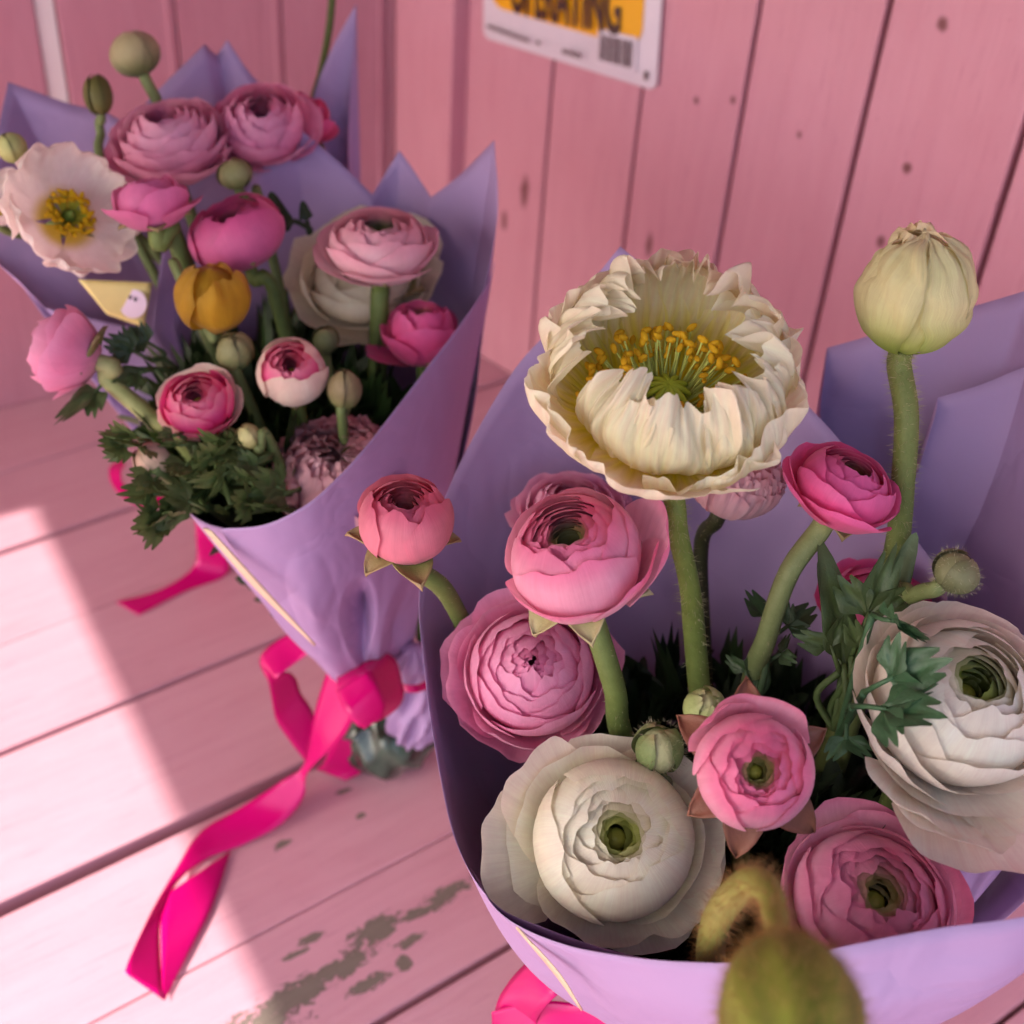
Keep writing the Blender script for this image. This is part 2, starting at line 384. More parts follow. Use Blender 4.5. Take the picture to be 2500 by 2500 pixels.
# ------------------------------------------------------------------ flower parts
def petal(rs, R, B, a1, az, W, nu=15, nv=12, rnd=.28, flare=0., ruf=0., rf=4., tuck=.05, wb=.3, edge=.03, a0=-1.5, curl=0.,
          crink=0., cfreq=16, droop=0.):
    s = np.linspace(-1, 1, nu)[:, None]*np.ones((1, nv)); v = np.ones((nu, 1))*np.linspace(0, 1, nv)[None, :]
    ph = rs.uniform(0, 6.28, 8)
    en = edge*(1+(crink > 0)*.4)*(np.sin(3*s+ph[0])+.6*np.sin(7*s+ph[1])+.35*np.sin(15*s+ph[2]))
    ve = v*(1-rnd*np.abs(s)**2.6+en*v**3)
    th = a0+(a1-a0)*ve
    rho = R*np.cos(th); z = B*(1+np.sin(th))
    if a1 < .2:
        pass
    f = sm(ve, .55, 1.)
    rho = rho+flare*R*f**1.5; z = z-droop*R*f**1.5
    w_ = W*(wb+(1-wb)*np.sin(np.minimum(ve*1.25, 1)*np.pi/2))
    phi = az+s*w_
    d = tuck*R*s*ve + ruf*R*(np.sin(rf*s*np.pi+ph[3]+1.5*v)+.5*np.sin(rf*1.9*s*np.pi+ph[4]))*ve**2.5
    d = d+curl*R*sm(ve, .82, 1.)
    if crink:
        ee = sm(ve, .15, .95)
        wx = s*1.0+.06*np.sin(5*v+ph[5])+.05*np.sin(9*s+7*v+ph[6])+.04*np.sin(17*s-5*v+ph[7]); wy = v+.07*np.sin(4*s+ph[0])+.04*np.sin(11*s+ph[1])
        def rid(fs, fv, p): return 1-2*np.sqrt(np.sin(.5*(fs*wx+fv*wy)+p)**2*.95+.035)
        fan = rid(cfreq*.62, 1.5, ph[2])*(.6+.5*np.sin(3*s+ph[0]))+.55*rid(cfreq*1.55, 3, ph[3])
        lump_ = rid(9, 7, ph[4])+.8*rid(-13, 10, ph[5])+.5*rid(19, 14, ph[6])+.4*rid(-27, 9, ph[7])
        frill = np.sin(cfreq*.42*wx+ph[1]+3*wy)+.6*np.sin(cfreq*.9*wx+ph[2]-5*wy)+.22*np.sin(cfreq*2.0*wx+ph[3])
        d = d+crink*R*(.50*fan*(.2+.5*ee)+.62*lump_*ee+1.5*frill*sm(ve, .62, 1.)**1.5)
        z = z+crink*R*(.9*np.sin(cfreq*.45*wx+ph[4]+4*wy)+.3*np.sin(cfreq*1.1*wx+ph[6]))*ee**2
    rho2 = rho+d*np.cos(th*.5); z2 = z+d*.4*np.sin(th)
    g = np.stack([rho2*np.cos(phi), rho2*np.sin(phi), z2], -1)
    return g, s, v, ve
def frame(axis, spin=0.):
    a = np.asarray(axis)/np.linalg.norm(axis); t = np.array([0, 0, 1.]) if abs(a[2]) < .9 else np.array([0, 1., 0])
    x = np.cross(t, a); x /= np.linalg.norm(x); y = np.cross(a, x)
    c, s = math.cos(spin), math.sin(spin)
    return np.stack([x*c+y*s, -x*s+y*c, a], 0)         # rows: local axes

def petal_colour(s, ve, t, body, edge, base, centre, rs, ew=.78, streak=.12):
    c = mixc(base, body, sm(ve, .0, .45))
    c = mixc(c, edge, sm(ve, ew, 1.)*.85)
    c = c*(1+streak*(np.sin(s*23+rs.uniform(0, 6))*.5+np.sin(s*41+rs.uniform(0, 6))*.5)*.5)[..., None]
    k = 1-sm(np.array(t), .06, .40)
    c = c*(1-k)+np.asarray(centre)*k*(.8+.3*ve[..., None])
    return np.clip(c*rs.uniform(.93, 1.06), 0, .92)

STY = {  # angle knots (t, degrees) and size growth
 'globe': dict(k=([0, .5, .85, 1], [66, 60, 53, 45]), flare=([0, .9, 1], [0, 0, .05])),
 'half': dict(k=([0, .4, .7, .86, 1], [68, 62, 45, 20, -5]), flare=([0, .7, 1], [0, 0, .22])),
 'open': dict(k=([0, .3, .55, .8, 1], [68, 58, 32, 8, -12]), flare=([0, .5, 1], [0, 0, .22])),
 'cabbage': dict(k=([0, .3, .6, .8, 1], [82, 70, 42, 12, -12]), flare=([0, .6, 1], [0, .02, .24])),
 'pom': dict(k=([0, .5, 1], [84, 50, 5]), flare=([0, 1], [0, .03])),
 'guard': dict(k=([0, .55, .8, .84, 1], [68, 62, 48, 6, -16]), flare=([0, .82, .85, 1], [0, 0, .12, .28])),
}
def stem(parent, pts, r0, r1, c0, c1, hair=0, hl=.004, n=24, name='stem', seg=12):
    path = catmull(pts, n); rad = np.linspace(r0, r1, n)*(1+.04*np.sin(np.linspace(0, 9, n)))
    t = np.linspace(0, 1, n)[:, None]; cc = np.asarray(c0)*(1-t)+np.asarray(c1)*t
    mb = MB(); mb.tube(path, rad, seg, c=cc); o = part(name, mb, GREEN, parent)
    if hair:
        hairs(parent, path, rad, hair, hl, (.55, .50, .30))
    return o
def hairs(parent, path, rad, n, hl, c, name='stem_hair'):
    rs = np.random.RandomState(n); t = np.gradient(path, axis=0); t /= np.linalg.norm(t, axis=1)[:, None]
    idx = rs.uniform(0, len(path)-1.01, n); i = idx.astype(int); f = (idx-i)[:, None]
    p = path[i]*(1-f)+path[i+1]*f; tt = t[i]; r = rad[i]*(1-f[:, 0])+rad[i+1]*f[:, 0]
    q = rs.normal(size=(n, 3)); q -= tt*np.sum(q*tt, 1)[:, None]; q /= np.linalg.norm(q, axis=1)[:, None]
    b = p+q*(r*.97)[:, None]; tip = b+q*(hl*rs.uniform(.4, 1, n))[:, None]+rs.normal(size=(n, 3))*hl*.25
    side = np.cross(q, rs.normal(size=(n, 3))); side /= np.linalg.norm(side, axis=1)[:, None]
    wd = .00009
    mb = MB(); mb.tris(np.stack([b-side*wd, b+side*wd, tip], 1), c); part(name, mb, HAIR, parent, stuff=True)

def sepal_set(parent, org, F, R, n, spread, rs, c_in, c_out, size=.8, wdt=.42, hairy=True):
    for k in range(n):
        az = k/n*6.283+rs.uniform(-.25, .25); sp = spread+rs.uniform(-.35, .35)
        nu, nv = 7, 10
        s = np.linspace(-1, 1, nu)[:, None]*np.ones((1, nv)); v = np.ones((nu, 1))*np.linspace(0, 1, nv)[None]
        L = R*size*rs.uniform(.8, 1.1); wid = R*wdt*np.sin(np.pi*(.12+.88*v)**.9)**.8
        ang = sp*v+.25*np.sin(v*4+rs.uniform(0, 6))
        # arc outwards, bending by sp radians (0 = along axis, pi/2 = flat, more = reflexed)
        dv = 1./(nv-1); rr = np.cumsum(np.sin(.9+ang*.9), 1)*dv*L; zz = np.cumsum(np.cos(.9+ang*.9), 1)*dv*L
        x = rr-.12*R*s*s*np.cos(ang); y = s*wid; z = zz+.10*R*s*s
        g = np.stack([x*math.cos(az)-y*math.sin(az), x*math.sin(az)+y*math.cos(az), z], -1)@F+org
        c = mixc(c_in, c_out, sm(v, .3, 1)+0*s)
        mb = MB(); mb.grid(g, c); o = part('sepal', mb, GREEN, parent); solid(o, .0005)

def ranunculus(label, px, py, d, wpx, axis, pal, style='globe', n=44, seed=1, H=.78, stempts=None, stem_r=.0032, group=None,
               sepals=5, spread=1.0, W=1.0, ruf=.012, detail=1., sep_c=((.20, .24, .07), (.30, .20, .10)), inner=.42, kind='ranunculus',
               cat='flower', centre_bulb=True, spin=0., scale0=.26, stem_c=((.20, .25, .07), (.10, .15, .04)), openness=0., edge=.03, extra=(), ssize=.8):
    rs = np.random.RandomState(seed); R = .5*wpx/FPX*d
    st = STY[style]; fmax = 1+st['flare'][1][-1]; R = R/(fmax if style != 'globe' else 1.03)
    F = frame(axis, spin); Bm = R*H; cen = P(px, py, d); org = cen-F[2]*Bm*.95
    root = empty(kind, org, label, cat, group)
    inn = MB(); body, edg, base, cent = pal[:4]; outer = pal[4] if len(pal) > 4 else None
    n0 = int(n*inner) if inner < 1 else 0                # the crater gets extra fine petals
    ts = np.concatenate([np.linspace(0, inner, int(n0*1.7)), np.linspace(inner, 1, n-n0)]) if n0 else np.linspace(0, 1, n)
    for i, t in enumerate(ts):
        az = i*2.39996+rs.uniform(-.2, .2)
        a1 = R_(np.interp(t, *st['k'])+rs.uniform(-4, 4)-openness*t)
        Rj = R*(scale0+(1-scale0)*t**(.75 if style != 'pom' else .3))*(rs.uniform(.996, 1.004) if style != 'pom' else rs.uniform(.97, 1.03)); loose = sm(np.array(t), .72, .9)*1. if style != 'pom' else 1.; Bj = Bm*((.64+.36*t**.6) if style != 'cabbage' else (.86+.14*t))
        fl = np.interp(t, *st['flare']); big = t > inner
        nu, nv = (int(17*detail), int(13*detail)) if big else (int(11*detail), int(8*detail))
        g, s, v, ve = petal(rs, Rj, Bj, a1, az, W*rs.uniform(.85, 1.1)*(1.0 if big else 1.25), max(nu, 7), max(nv, 6), flare=fl*rs.uniform(.6, 1.3), rnd=.10 if not big else (.15 if t < .8 else .26),
                            ruf=ruf*(1+2*fl)*(.25+.75*loose), rf=rs.uniform(1.5, 3.5), tuck=.006+.035*loose, curl=(.004+.02*loose)*rs.uniform(-.5, 1.5),
                            droop=fl*.25, edge=edge if big else .015)
        g = g@F+org; bo = body if outer is None or t < .86 else outer
        c = petal_colour(s, ve, t, bo, edg if outer is None or t < .86 else tuple(np.array(outer)*.97), base if bo is body else outer, cent, rs)
        if big:
            mb = MB(); mb.grid(g, c); part('petal', mb, PETAL, root)
        else: inn.grid(g, c)
    part('inner_petals', inn, PETAL, root, stuff=True)
    for (er_, eu_, sc_, ea, ew_, efl) in extra:         # single loose petals, by the side they open to
        dv = M@np.array([er_, -eu_, 0.]); azx = math.atan2(dv@F[1], dv@F[0])
        g, s, v, ve = petal(rs, R*sc_, Bm*1.02, R_(ea), azx, ew_, 26, 18, flare=efl, ruf=.02, rf=2., tuck=.03, curl=.02)
        mb = MB(); mb.grid(g@F+org, petal_colour(s, ve, 1., body, edg, base, cent, rs)); part('petal', mb, PETAL, root)
    if centre_bulb:
        mb = MB(); k = np.linspace(0, 1, 8); rr = R*.13*np.sin(np.pi*(.05+.95*k)/1.9*1.9)**.6+1e-5
        path = org+F[2]*(Bm*(.9+.28*k))[:, None]; mb.tube(path, rr, 12, c=np.array([[.35, .33, .05]]*8)); part('flower_centre', mb, GREEN, root)
    if sepals: sepal_set(root, org, F, R, sepals, spread, rs, sep_c[0], sep_c[1], size=ssize)
    if stempts is not None:
        pts = [org+F[2]*Bm*.05, org-F[2]*R*.35]+[P(*q) if len(q) == 3 and q[2] < 2 else np.array(q[:3]) for q in stempts]
        stem(root, pts, stem_r, stem_r*1.15, *stem_c, hair=int(260*detail) if detail > .8 else 0, hl=.0014)
    return root

# palettes: body, edge, base, centre
PINK = ((.92, .42, .57), (.86, .18, .38), (.90, .60, .64), (.46, .46, .15))
ROSE = ((.90, .33, .55), (.90, .42, .62), (.84, .42, .56), (.78, .24, .44))
CORAL = ((.86, .28, .38), (.78, .15, .28), (.84, .44, .40), (.70, .20, .24))
HOT = ((.84, .11, .33), (.84, .16, .42), (.82, .22, .36), (.50, .24, .10))
BLUSH = ((.90, .56, .62), (.88, .40, .52), (.88, .64, .62), (.28, .28, .07))
CREAM = ((.95, .87, .70), (.96, .89, .76), (.84, .78, .50), (.50, .54, .13))
WHITEP = ((.95, .86, .74), (.96, .88, .78), (.86, .80, .58), (.30, .38, .05))
BICOL = ((.92, .06, .30), (.92, .34, .46), (.84, .25, .30), (.70, .12, .24), (.93, .74, .64))
PALE = ((.94, .42, .60), (.94, .50, .66), (.80, .36, .50), (.70, .22, .38))
SALMON = ((.95, .58, .62), (.95, .50, .56), (.94, .50, .52), (.94, .50, .52))
U0 = np.array([.057, .774, .63])                        # the world's up, as right / up / towards
def tilt(r=0, u=0, t=0): return cv(U0[0]+r, U0[1]+u, U0[2]+t)
G2 = np.array([.105, .335, .0]); G1 = np.array([-.074, .535, .0])
def g2(dx=0, dy=0, z=.10): return (G2[0]+dx, G2[1]+dy, z)
def g1(dx=0, dy=0, z=.10): return (G1[0]+dx, G1[1]+dy, z)
BQ2 = 'ranunculus in the right bouquet'; BQ1 = 'ranunculus in the left bouquet'
def wp(*a):                                              # waypoint as a world point tagged for stems
    return P(*a)
def RN(*a, **k):
    sp = k.pop('to', None)
    if sp is not None: k['stempts'] = [tuple(x)+(9,) for x in sp]
    return ranunculus(*a, **k)

# ---- right bouquet
RN('large light pink ranunculus with olive hollow, tall in the middle of the right bouquet', 1402, 1362, .465, 345, tilt(-.30, -.06, .12), PINK,
   'globe', 38, 3, H=.90, W=1.25, scale0=.30, extra=((.95, .0, 1.22, 20, .90, .22), (.8, -.55, 1.10, 8, .9, .12), (-.2, -.9, 1.04, 0, 1.2, .03)), ssize=1.15, to=[wp(1500, 1680, .50), wp(1535, 1850, .54), g2(0, 0, .12)], stem_r=.0041, group=BQ2, spread=1.45, ruf=.010, sep_c=((.32, .34, .10), (.50, .42, .24)), inner=.40, spin=1.1)
RN('full rose pink ranunculus with loose petals, low at left inside the right bouquet', 1300, 1640, .535, 470, tilt(-.05, -.35, .55), ROSE,
   'cabbage', 40, 5, H=.78, W=1.05, to=[g2(-.02, 0, .15)], group=BQ2, ruf=.022, spread=1.0, scale0=.22, centre_bulb=False, inner=.16)
RN('small coral ranunculus half open with curled green sepals, leaning out left of the right bouquet', 990, 1275, .50, 245, tilt(-.02, 0, .05), CORAL,
   'globe', 32, 8, H=.88, W=1.1, to=[wp(1075, 1430, .525), wp(1125, 1510, .555), wp(1180, 1620, .585), g2(-.03, 0, .14)], group=BQ2, sepals=6, ssize=1.35, spread=1.25, centre_bulb=False, stem_r=.0036,
   sep_c=((.30, .33, .10), (.45, .30, .16)))
RN('hot pink ranunculus with a drooping lower petal, upright at the right of the big poppy', 2065, 1190, .50, 330, tilt(.30, .05, 0), HOT,
   'half', 30, 11, H=.72, W=1.15, to=[wp(1925, 1400, .51), wp(1870, 1560, .525), wp(1830, 1700, .55), g2(.0, .02, .15)], group=BQ2, stem_r=.0038, spread=1.3, spin=2.4,
   stem_c=((.30, .32, .13), (.12, .17, .07)))
RN('bright pink ranunculus facing the viewer with a yellow button centre and brown sepals below', 1840, 1885, .45, 290, tilt(-.05, -.50, .60), PINK,
   'globe', 34, 13, H=.86, W=1.15, ssize=1.6, extra=((.2, .9, 1.1, 20, .9, .18), (-.5, .8, 1.1, 25, .7, .12)), to=[g2(.0, .0, .18)], group=BQ2, sepals=6, spread=1.35, sep_c=((.15, .045, .04), (.30, .12, .08)), inner=.35, spin=.5)
RN('cream white ranunculus with green hollow and wide outer petals, low in the right bouquet', 1500, 2050, .50, 560, tilt(0, -.35, .5), CREAM,
   'guard', 38, 17, H=.74, W=1.2, to=[g2(-.02, -.02, .12)], group=BQ2, ruf=.02, inner=.32, spin=.3, sepals=0, extra=((-.95, -.1, 1.12, -8, .75, .30), (-.75, .6, 1.05, 10, .6, .22), (.8, -.55, 1.0, -5, .7, .22)))
RN('big white ranunculus with dark green eye, cut by the right edge of the picture', 2345, 1705, .495, 560, tilt(.12, -.15, .35), WHITEP,
   'half', 32, 19, H=.80, W=1.2, extra=((-.10, -.95, 1.36, -2, .62, .30), (-.75, -.6, 1.08, 14, .7, .14), (.4, -.8, 1.2, 0, .7, .2), (-.45, -.85, 1.22, 6, .55, .20), (-.25, -.9, 1.30, 10, .5, .22)), to=[g2(.04, 0, .14)], group=BQ2, ruf=.018, inner=.30, sepals=0)
RN('pale pink wide open ranunculus with olive centre button, behind the front paper rim', 2130, 2205, .486, 505, tilt(.10, -.02, .38), ((.93, .47, .64), (.88, .26, .46), (.92, .60, .66), (.46, .40, .15)),
   'half', 44, 23, H=.54, W=1.0, to=[g2(.02, -.02, .15)], group=BQ2, ruf=.014, inner=.32, sepals=0, spin=1.)
RN('ruffled mauve pink ranunculus in shadow, behind the tall light pink one', 1395, 1245, .575, 340, tilt(0, 0, .1), PALE,
   'open', 34, 29, H=.7, W=.8, to=[g2(-.01, .04, .15)], group=BQ2, ruf=.05, detail=.8, centre_bulb=False)
RN('salmon pink frilly ranunculus ball, tucked under the right side of the big poppy', 1795, 1160, .545, 240, tilt(.2, .05, 0), SALMON,
   'pom', 130, 31, H=.95, W=.30, inner=2., to=[wp(1712, 1330, .58), wp(1716, 1560, .60), g2(0, .05, .14)], group=BQ2, ruf=.05, spread=.5, centre_bulb=False, edge=.09, ssize=.6,
   sep_c=((.10, .14, .05), (.10, .14, .05)), stem_c=((.05, .05, .02), (.03, .03, .015)))
RN('deep pink ranunculus in shadow behind the green leaves, below the hot pink one', 2135, 1480, .57, 300, tilt(0, -.1, .3), HOT,
   'half', 30, 37, H=.7, to=[g2(.03, .03, .15)], group=BQ2, detail=.8, centre_bulb=False)

# ---- left bouquet
D1 = dict(group=BQ1, detail=.75)
RN('pale pink ranunculus with a green eye standing highest right of centre in the left bouquet', 928, 598, .665, 330, tilt(.0, .02, .02), BLUSH,
   'half', 38, 41, H=.66, to=[wp(925, 800, .68), g1(.0, .01, .12)], stem_r=.0044, inner=.35, **D1)
RN('wide cream ranunculus turned down behind the pale pink one', 885, 672, .705, 450, cv(.0, .45, .85), ((.78, .68, .48), (.90, .84, .66), (.62, .48, .30), (.5, .4, .2)),
   'open', 20, 43, H=.35, to=[g1(.02, .02, .12)], ruf=.05, **D1)
RN('fuchsia ranunculus cup with one fallen petal, against the right paper edge of the left bouquet', 1030, 808, .668, 235, tilt(-.05, .15, -.05), HOT,
   'half', 22, 47, H=.95, extra=((-.85, -.5, 1.25, -25, .55, .25),), to=[g1(.03, .0, .12)], centre_bulb=False, **D1)
RN('small bright pink ranunculus above the golden poppy bud', 577, 573, .675, 245, tilt(-.35, .1, 0), ((.82, .18, .42), (.78, .12, .36), (.8, .2, .35), (.5, .2, .2)),
   'globe', 26, 53, H=.72, to=[wp(650, 680, .68), wp(695, 810, .69), g1(-.01, .01, .12)], centre_bulb=False, **D1)
RN('swirled mid pink ranunculus at the top of the left bouquet below the folded paper points', 640, 305, .75, 270, tilt(.05, -.25, .4), ROSE,
   'half', 34, 59, H=.8, to=[g1(-.02, .03, .15)], **D1)
RN('deep rose ranunculus half hidden behind the swirled pink one', 735, 285, .78, 200, tilt(.3, .1, 0), HOT,
   'half', 18, 61, H=.8, to=[g1(.0, .05, .15)], **D1)
RN('large ragged mauve pink ranunculus at the upper left, over the white poppy', 410, 335, .74, 330, tilt(-.1, -.1, .1), PALE,
   'open', 38, 67, H=.85, to=[g1(-.03, .03, .15)], ruf=.06, centre_bulb=False, **D1)
RN('pink ranunculus with folded side petals beside the yellow poppy eye', 365, 490, .665, 235, tilt(-.2, .25, -.2), ((.82, .22, .46), (.80, .22, .46), (.8, .3, .4), (.6, .2, .3)),
   'half', 18, 71, H=.75, to=[wp(420, 560, .67), wp(450, 640, .68), g1(-.02, .0, .12)], centre_bulb=False, stem_r=.004, **D1)
RN('pink ranunculus leaning far out to the left on a pale green stem', 150, 855, .655, 240, cv(-.75, .25, .10), ROSE,
   'half', 30, 73, H=.95, to=[wp(262, 925, .655), wp(370, 1020, .65), wp(480, 1120, .66), g1(-.02, 0, .10)], centre_bulb=False, stem_r=.0040,
   stem_c=((.42, .42, .20), (.25, .32, .10)), **D1)
RN('magenta ranunculus with pale pink rim at the left front of the left bouquet', 485, 985, .625, 235, tilt(-.1, -.25, .3), BICOL,
   'half', 30, 79, H=.7, to=[g1(-.03, -.01, .12)], inner=.3, **D1)
RN('small round magenta ranunculus with a cream rim right of centre in the left bouquet', 713, 912, .625, 180, tilt(0, -.25, .4), BICOL,
   'globe', 34, 83, H=.85, to=[g1(-.01, -.01, .12)], inner=.3, **D1)
RN('frilly dusty pink ranunculus ball resting against the paper lip of the left bouquet', 828, 1160, .636, 335, tilt(0, -.1, .2), SALMON,
   'pom', 120, 89, H=.9, W=.26, inner=2., to=[g1(.0, -.01, .12)], ruf=.05, edge=.09, **D1)

def crumple(g, amp, seed, f=260.):
    rs = np.random.RandomState(seed); p = g.copy()
    for k in range(6):
        w = rs.normal(size=3); w /= np.linalg.norm(w); a = rs.normal(size=3); a /= np.linalg.norm(a)
        fr = f*rs.uniform(.5, 1.6)
        p = p+a*(amp/(1+.4*k))*(1-2*np.abs(np.sin((g@w)*fr+rs.uniform(0, 6))))[..., None]*.5
    return p
def bud(label, px, py, d, wpx, axis, seed, to, H=1.05, c1=(.22, .27, .09), c2=(.30, .28, .13), tipc=(.36, .30, .16), n=6, cat='flower bud', kind='ranunculus_bud',
        stem_r=.0022, group=None, hair=0, a1=80, stem_c=((.26, .30, .12), (.13, .18, .06)), top=None, ruf=.02, mat=None, W=.8, sep_mat=None, pet_name='sepal', crink=0, detail=1., edge=.03, crum=0, tuft=0):
    rs = np.random.RandomState(seed); R = .5*wpx/FPX*d; F = frame(axis, rs.uniform(0, 6)); B = R*H
    org = P(px, py, d)-F[2]*B; root = empty(kind, org, label, cat, group)
    core = MB(); k = np.linspace(0, 1, 10); rr = R*.76*np.sqrt(np.clip(1-(2*k-1)**2, 0, 1))+1e-5
    cc = np.array([top or tipc]*10); core.tube(org+F[2]*(B*(.08+1.72*k))[:, None], rr, 14, c=cc); part('bud_core', core, mat or GREEN, root)
    for i in range(n):
        az = i*2.39996; t = i/max(n-1, 1)
        g, s, v, ve = petal(rs, R*(.84+.16*t), B*(.94+.06*t)*(1+crum*25*rs.uniform(-1, 1)), R_(a1+rs.uniform(-9, 5)), az, W, int(15*detail), int(14*detail), ruf=ruf, rf=2.2, tuck=.05, crink=crink, cfreq=20, edge=edge)
        c = mixc(c1, c2, sm(ve, .1, .6)); c = mixc(c, tipc, sm(ve, .8, 1.)); c = c*(1-.22*sm(np.abs(s), .72, 1.))[..., None]*rs.uniform(.9, 1.1)
        g = crumple(g, crum, i+seed, 190) if crum else g
        mb = MB(); mb.grid(g@F+org, np.clip(c, 0, .9)); part(pet_name, mb, mat or GREEN, root)
    for i in range(tuft):                                # crumpled petal tips pushing out on top
        g, s, v, ve = petal(rs, R*rs.uniform(.45, .62), B*rs.uniform(.40, .52), R_(rs.uniform(45, 74)), i*2.4, 1.1, 44, 26, ruf=.10, rf=2.5, crink=.10, cfreq=18, edge=.08)
        sft = F[2]*B*rs.uniform(.98, 1.12)+F[0]*R*rs.uniform(-.12, .2)+F[1]*R*rs.uniform(-.15, .15)
        mb = MB(); mb.grid(g@F+org+sft, np.clip(mixc(c2, tipc, sm(ve, .3, 1.)), 0, .95)); part('petal', mb, mat, root)
    pts = [org+F[2]*B*.05, org-F[2]*R*.25]+[np.array(q[:3]) for q in to]
    stem(root, pts, stem_r, stem_r*1.2, *stem_c, hair=hair, hl=.0032)
    if hair and mat is None:
        th = rs.uniform(0, 6.28, 350); kz = rs.uniform(.05, 1., 350)
        q = np.stack([np.cos(th)*np.sin(kz*2.6), np.sin(th)*np.sin(kz*2.6), -np.cos(kz*2.6)], 1)
        b = np.stack([q[:, 0]*R, q[:, 1]*R, q[:, 2]*B+B], 1)@F+org; qq = q@F
        tip = b+qq*.0018+rs.normal(size=(350, 3))*.0005; sd_ = np.cross(qq, rs.normal(size=(350, 3))); sd_ /= np.linalg.norm(sd_, axis=1)[:, None]
        mb = MB(); mb.tris(np.stack([b-sd_*.00008, b+sd_*.00008, tip], 1), (.6, .55, .4)); part('bud_hair', mb, HAIR, root, stuff=True)
    return root

BG = 'green buds among the flowers'
bud('closed grey green ranunculus bud on a slanting stem, at the right against the lilac paper', 2335, 1395, .50, 118, cv(.55, .55, .3), 3,
    [wp(2230, 1455, .51), wp(2160, 1530, .53), g2(.03, .02, .14)], H=.85, hair=90, c1=(.16, .17, .08), c2=(.22, .21, .11), tipc=(.30, .24, .13), stem_r=.0028, group=BG)
bud('hairy green ranunculus bud split open to cream, right of the tall pink stem', 1608, 1830, .50, 128, tilt(-.1, 0, 0), 5,
    [g2(.0, 0, .15)], H=1.15, hair=120, c1=(.20, .26, .10), c2=(.24, .30, .12), top=(.6, .6, .35), group=BG, n=4, stem_r=.003)
bud('small round yellow green ranunculus bud with curled tip, above the bright pink flower', 1722, 1728, .50, 112, tilt(.1, -.2, .4), 9,
    [g2(.0, .01, .15)], H=.95, c1=(.14, .24, .08), c2=(.40, .46, .18), tipc=(.62, .62, .34), group=BG, a1=72)
bud('round green bud below the golden poppy bud, left of the small cream rimmed flower', 572, 858, .64, 96, tilt(0, -.1, .2), 11, [wp(600, 960, .645), g1(-.01, 0, .12)], group=BG, detail=.7)
bud('pointed brownish green bud right of the small cream rimmed flower', 842, 950, .62, 88, tilt(0, .1, 0), 13, [wp(838, 1050, .63), g1(.0, 0, .12)], H=1.2, c2=(.30, .22, .12), group=BG, detail=.7)
bud('grey green bud below the swirled pink flower at the top of the left bouquet', 573, 425, .69, 90, cv(-.2, .8, .4), 17, [wp(625, 500, .69), wp(650, 560, .70), g1(-.01, .01, .12)], group=BG, H=.8, detail=.7)
bud('pale green bud at the far left edge above the white poppy', 30, 360, .70, 68, cv(-.4, .8, .4), 19, [wp(75, 410, .70), wp(180, 520, .73), wp(400, 640, .77), g1(-.02, .02, .16)], group=BG, c1=(.34, .36, .12), c2=(.5, .5, .2), detail=.7)
bud('brownish olive poppy bud on a thin curved neck left of the cream bud', 238, 232, .75, 66, cv(-.1, .95, .2), 23, [wp(245, 320, .75), wp(300, 520, .74), g1(-.03, .02, .14)], group=BG, H=1.4, c1=(.16, .15, .04), c2=(.16, .14, .04), tipc=(.2, .17, .06), detail=.7)
bud('cream round ranunculus bud standing tallest at the upper left', 328, 132, .76, 122, cv(-.35, .85, .25), 29, [wp(392, 270, .76), wp(430, 420, .75), g1(-.03, .02, .14)],
    H=.82, c1=(.20, .26, .08), c2=(.62, .54, .30), tipc=(.72, .62, .38), mat=PETAL, top=(.6, .5, .3), stem_r=.0028, n=7, pet_name='petal', detail=.8)
bud('pinkish cream bud peeking from feathery leaves at the lower left of the left bouquet', 372, 1125, .615, 92, cv(-.5, .6, .3), 31, [g1(-.02, 0, .15)], c1=(.35, .28, .16), c2=(.62, .40, .32), tipc=(.45, .2, .16), group=BG, detail=.7)
bud('tiny pale yellow bud below the magenta flower in the left bouquet', 607, 1065, .61, 62, cv(-.5, .6, .3), 37, [wp(670, 1100, .62), g1(-.01, -.01, .12)], c1=(.3, .3, .1), c2=(.62, .56, .26), tipc=(.4, .3, .14), group=BG, detail=.7)
bud('small brown green bud right behind the small cream rimmed flower', 795, 830, .66, 70, tilt(), 41, [g1(0, 0, .12)], c1=(.14, .18, .08), c2=(.2, .22, .10), group=BG, detail=.7)

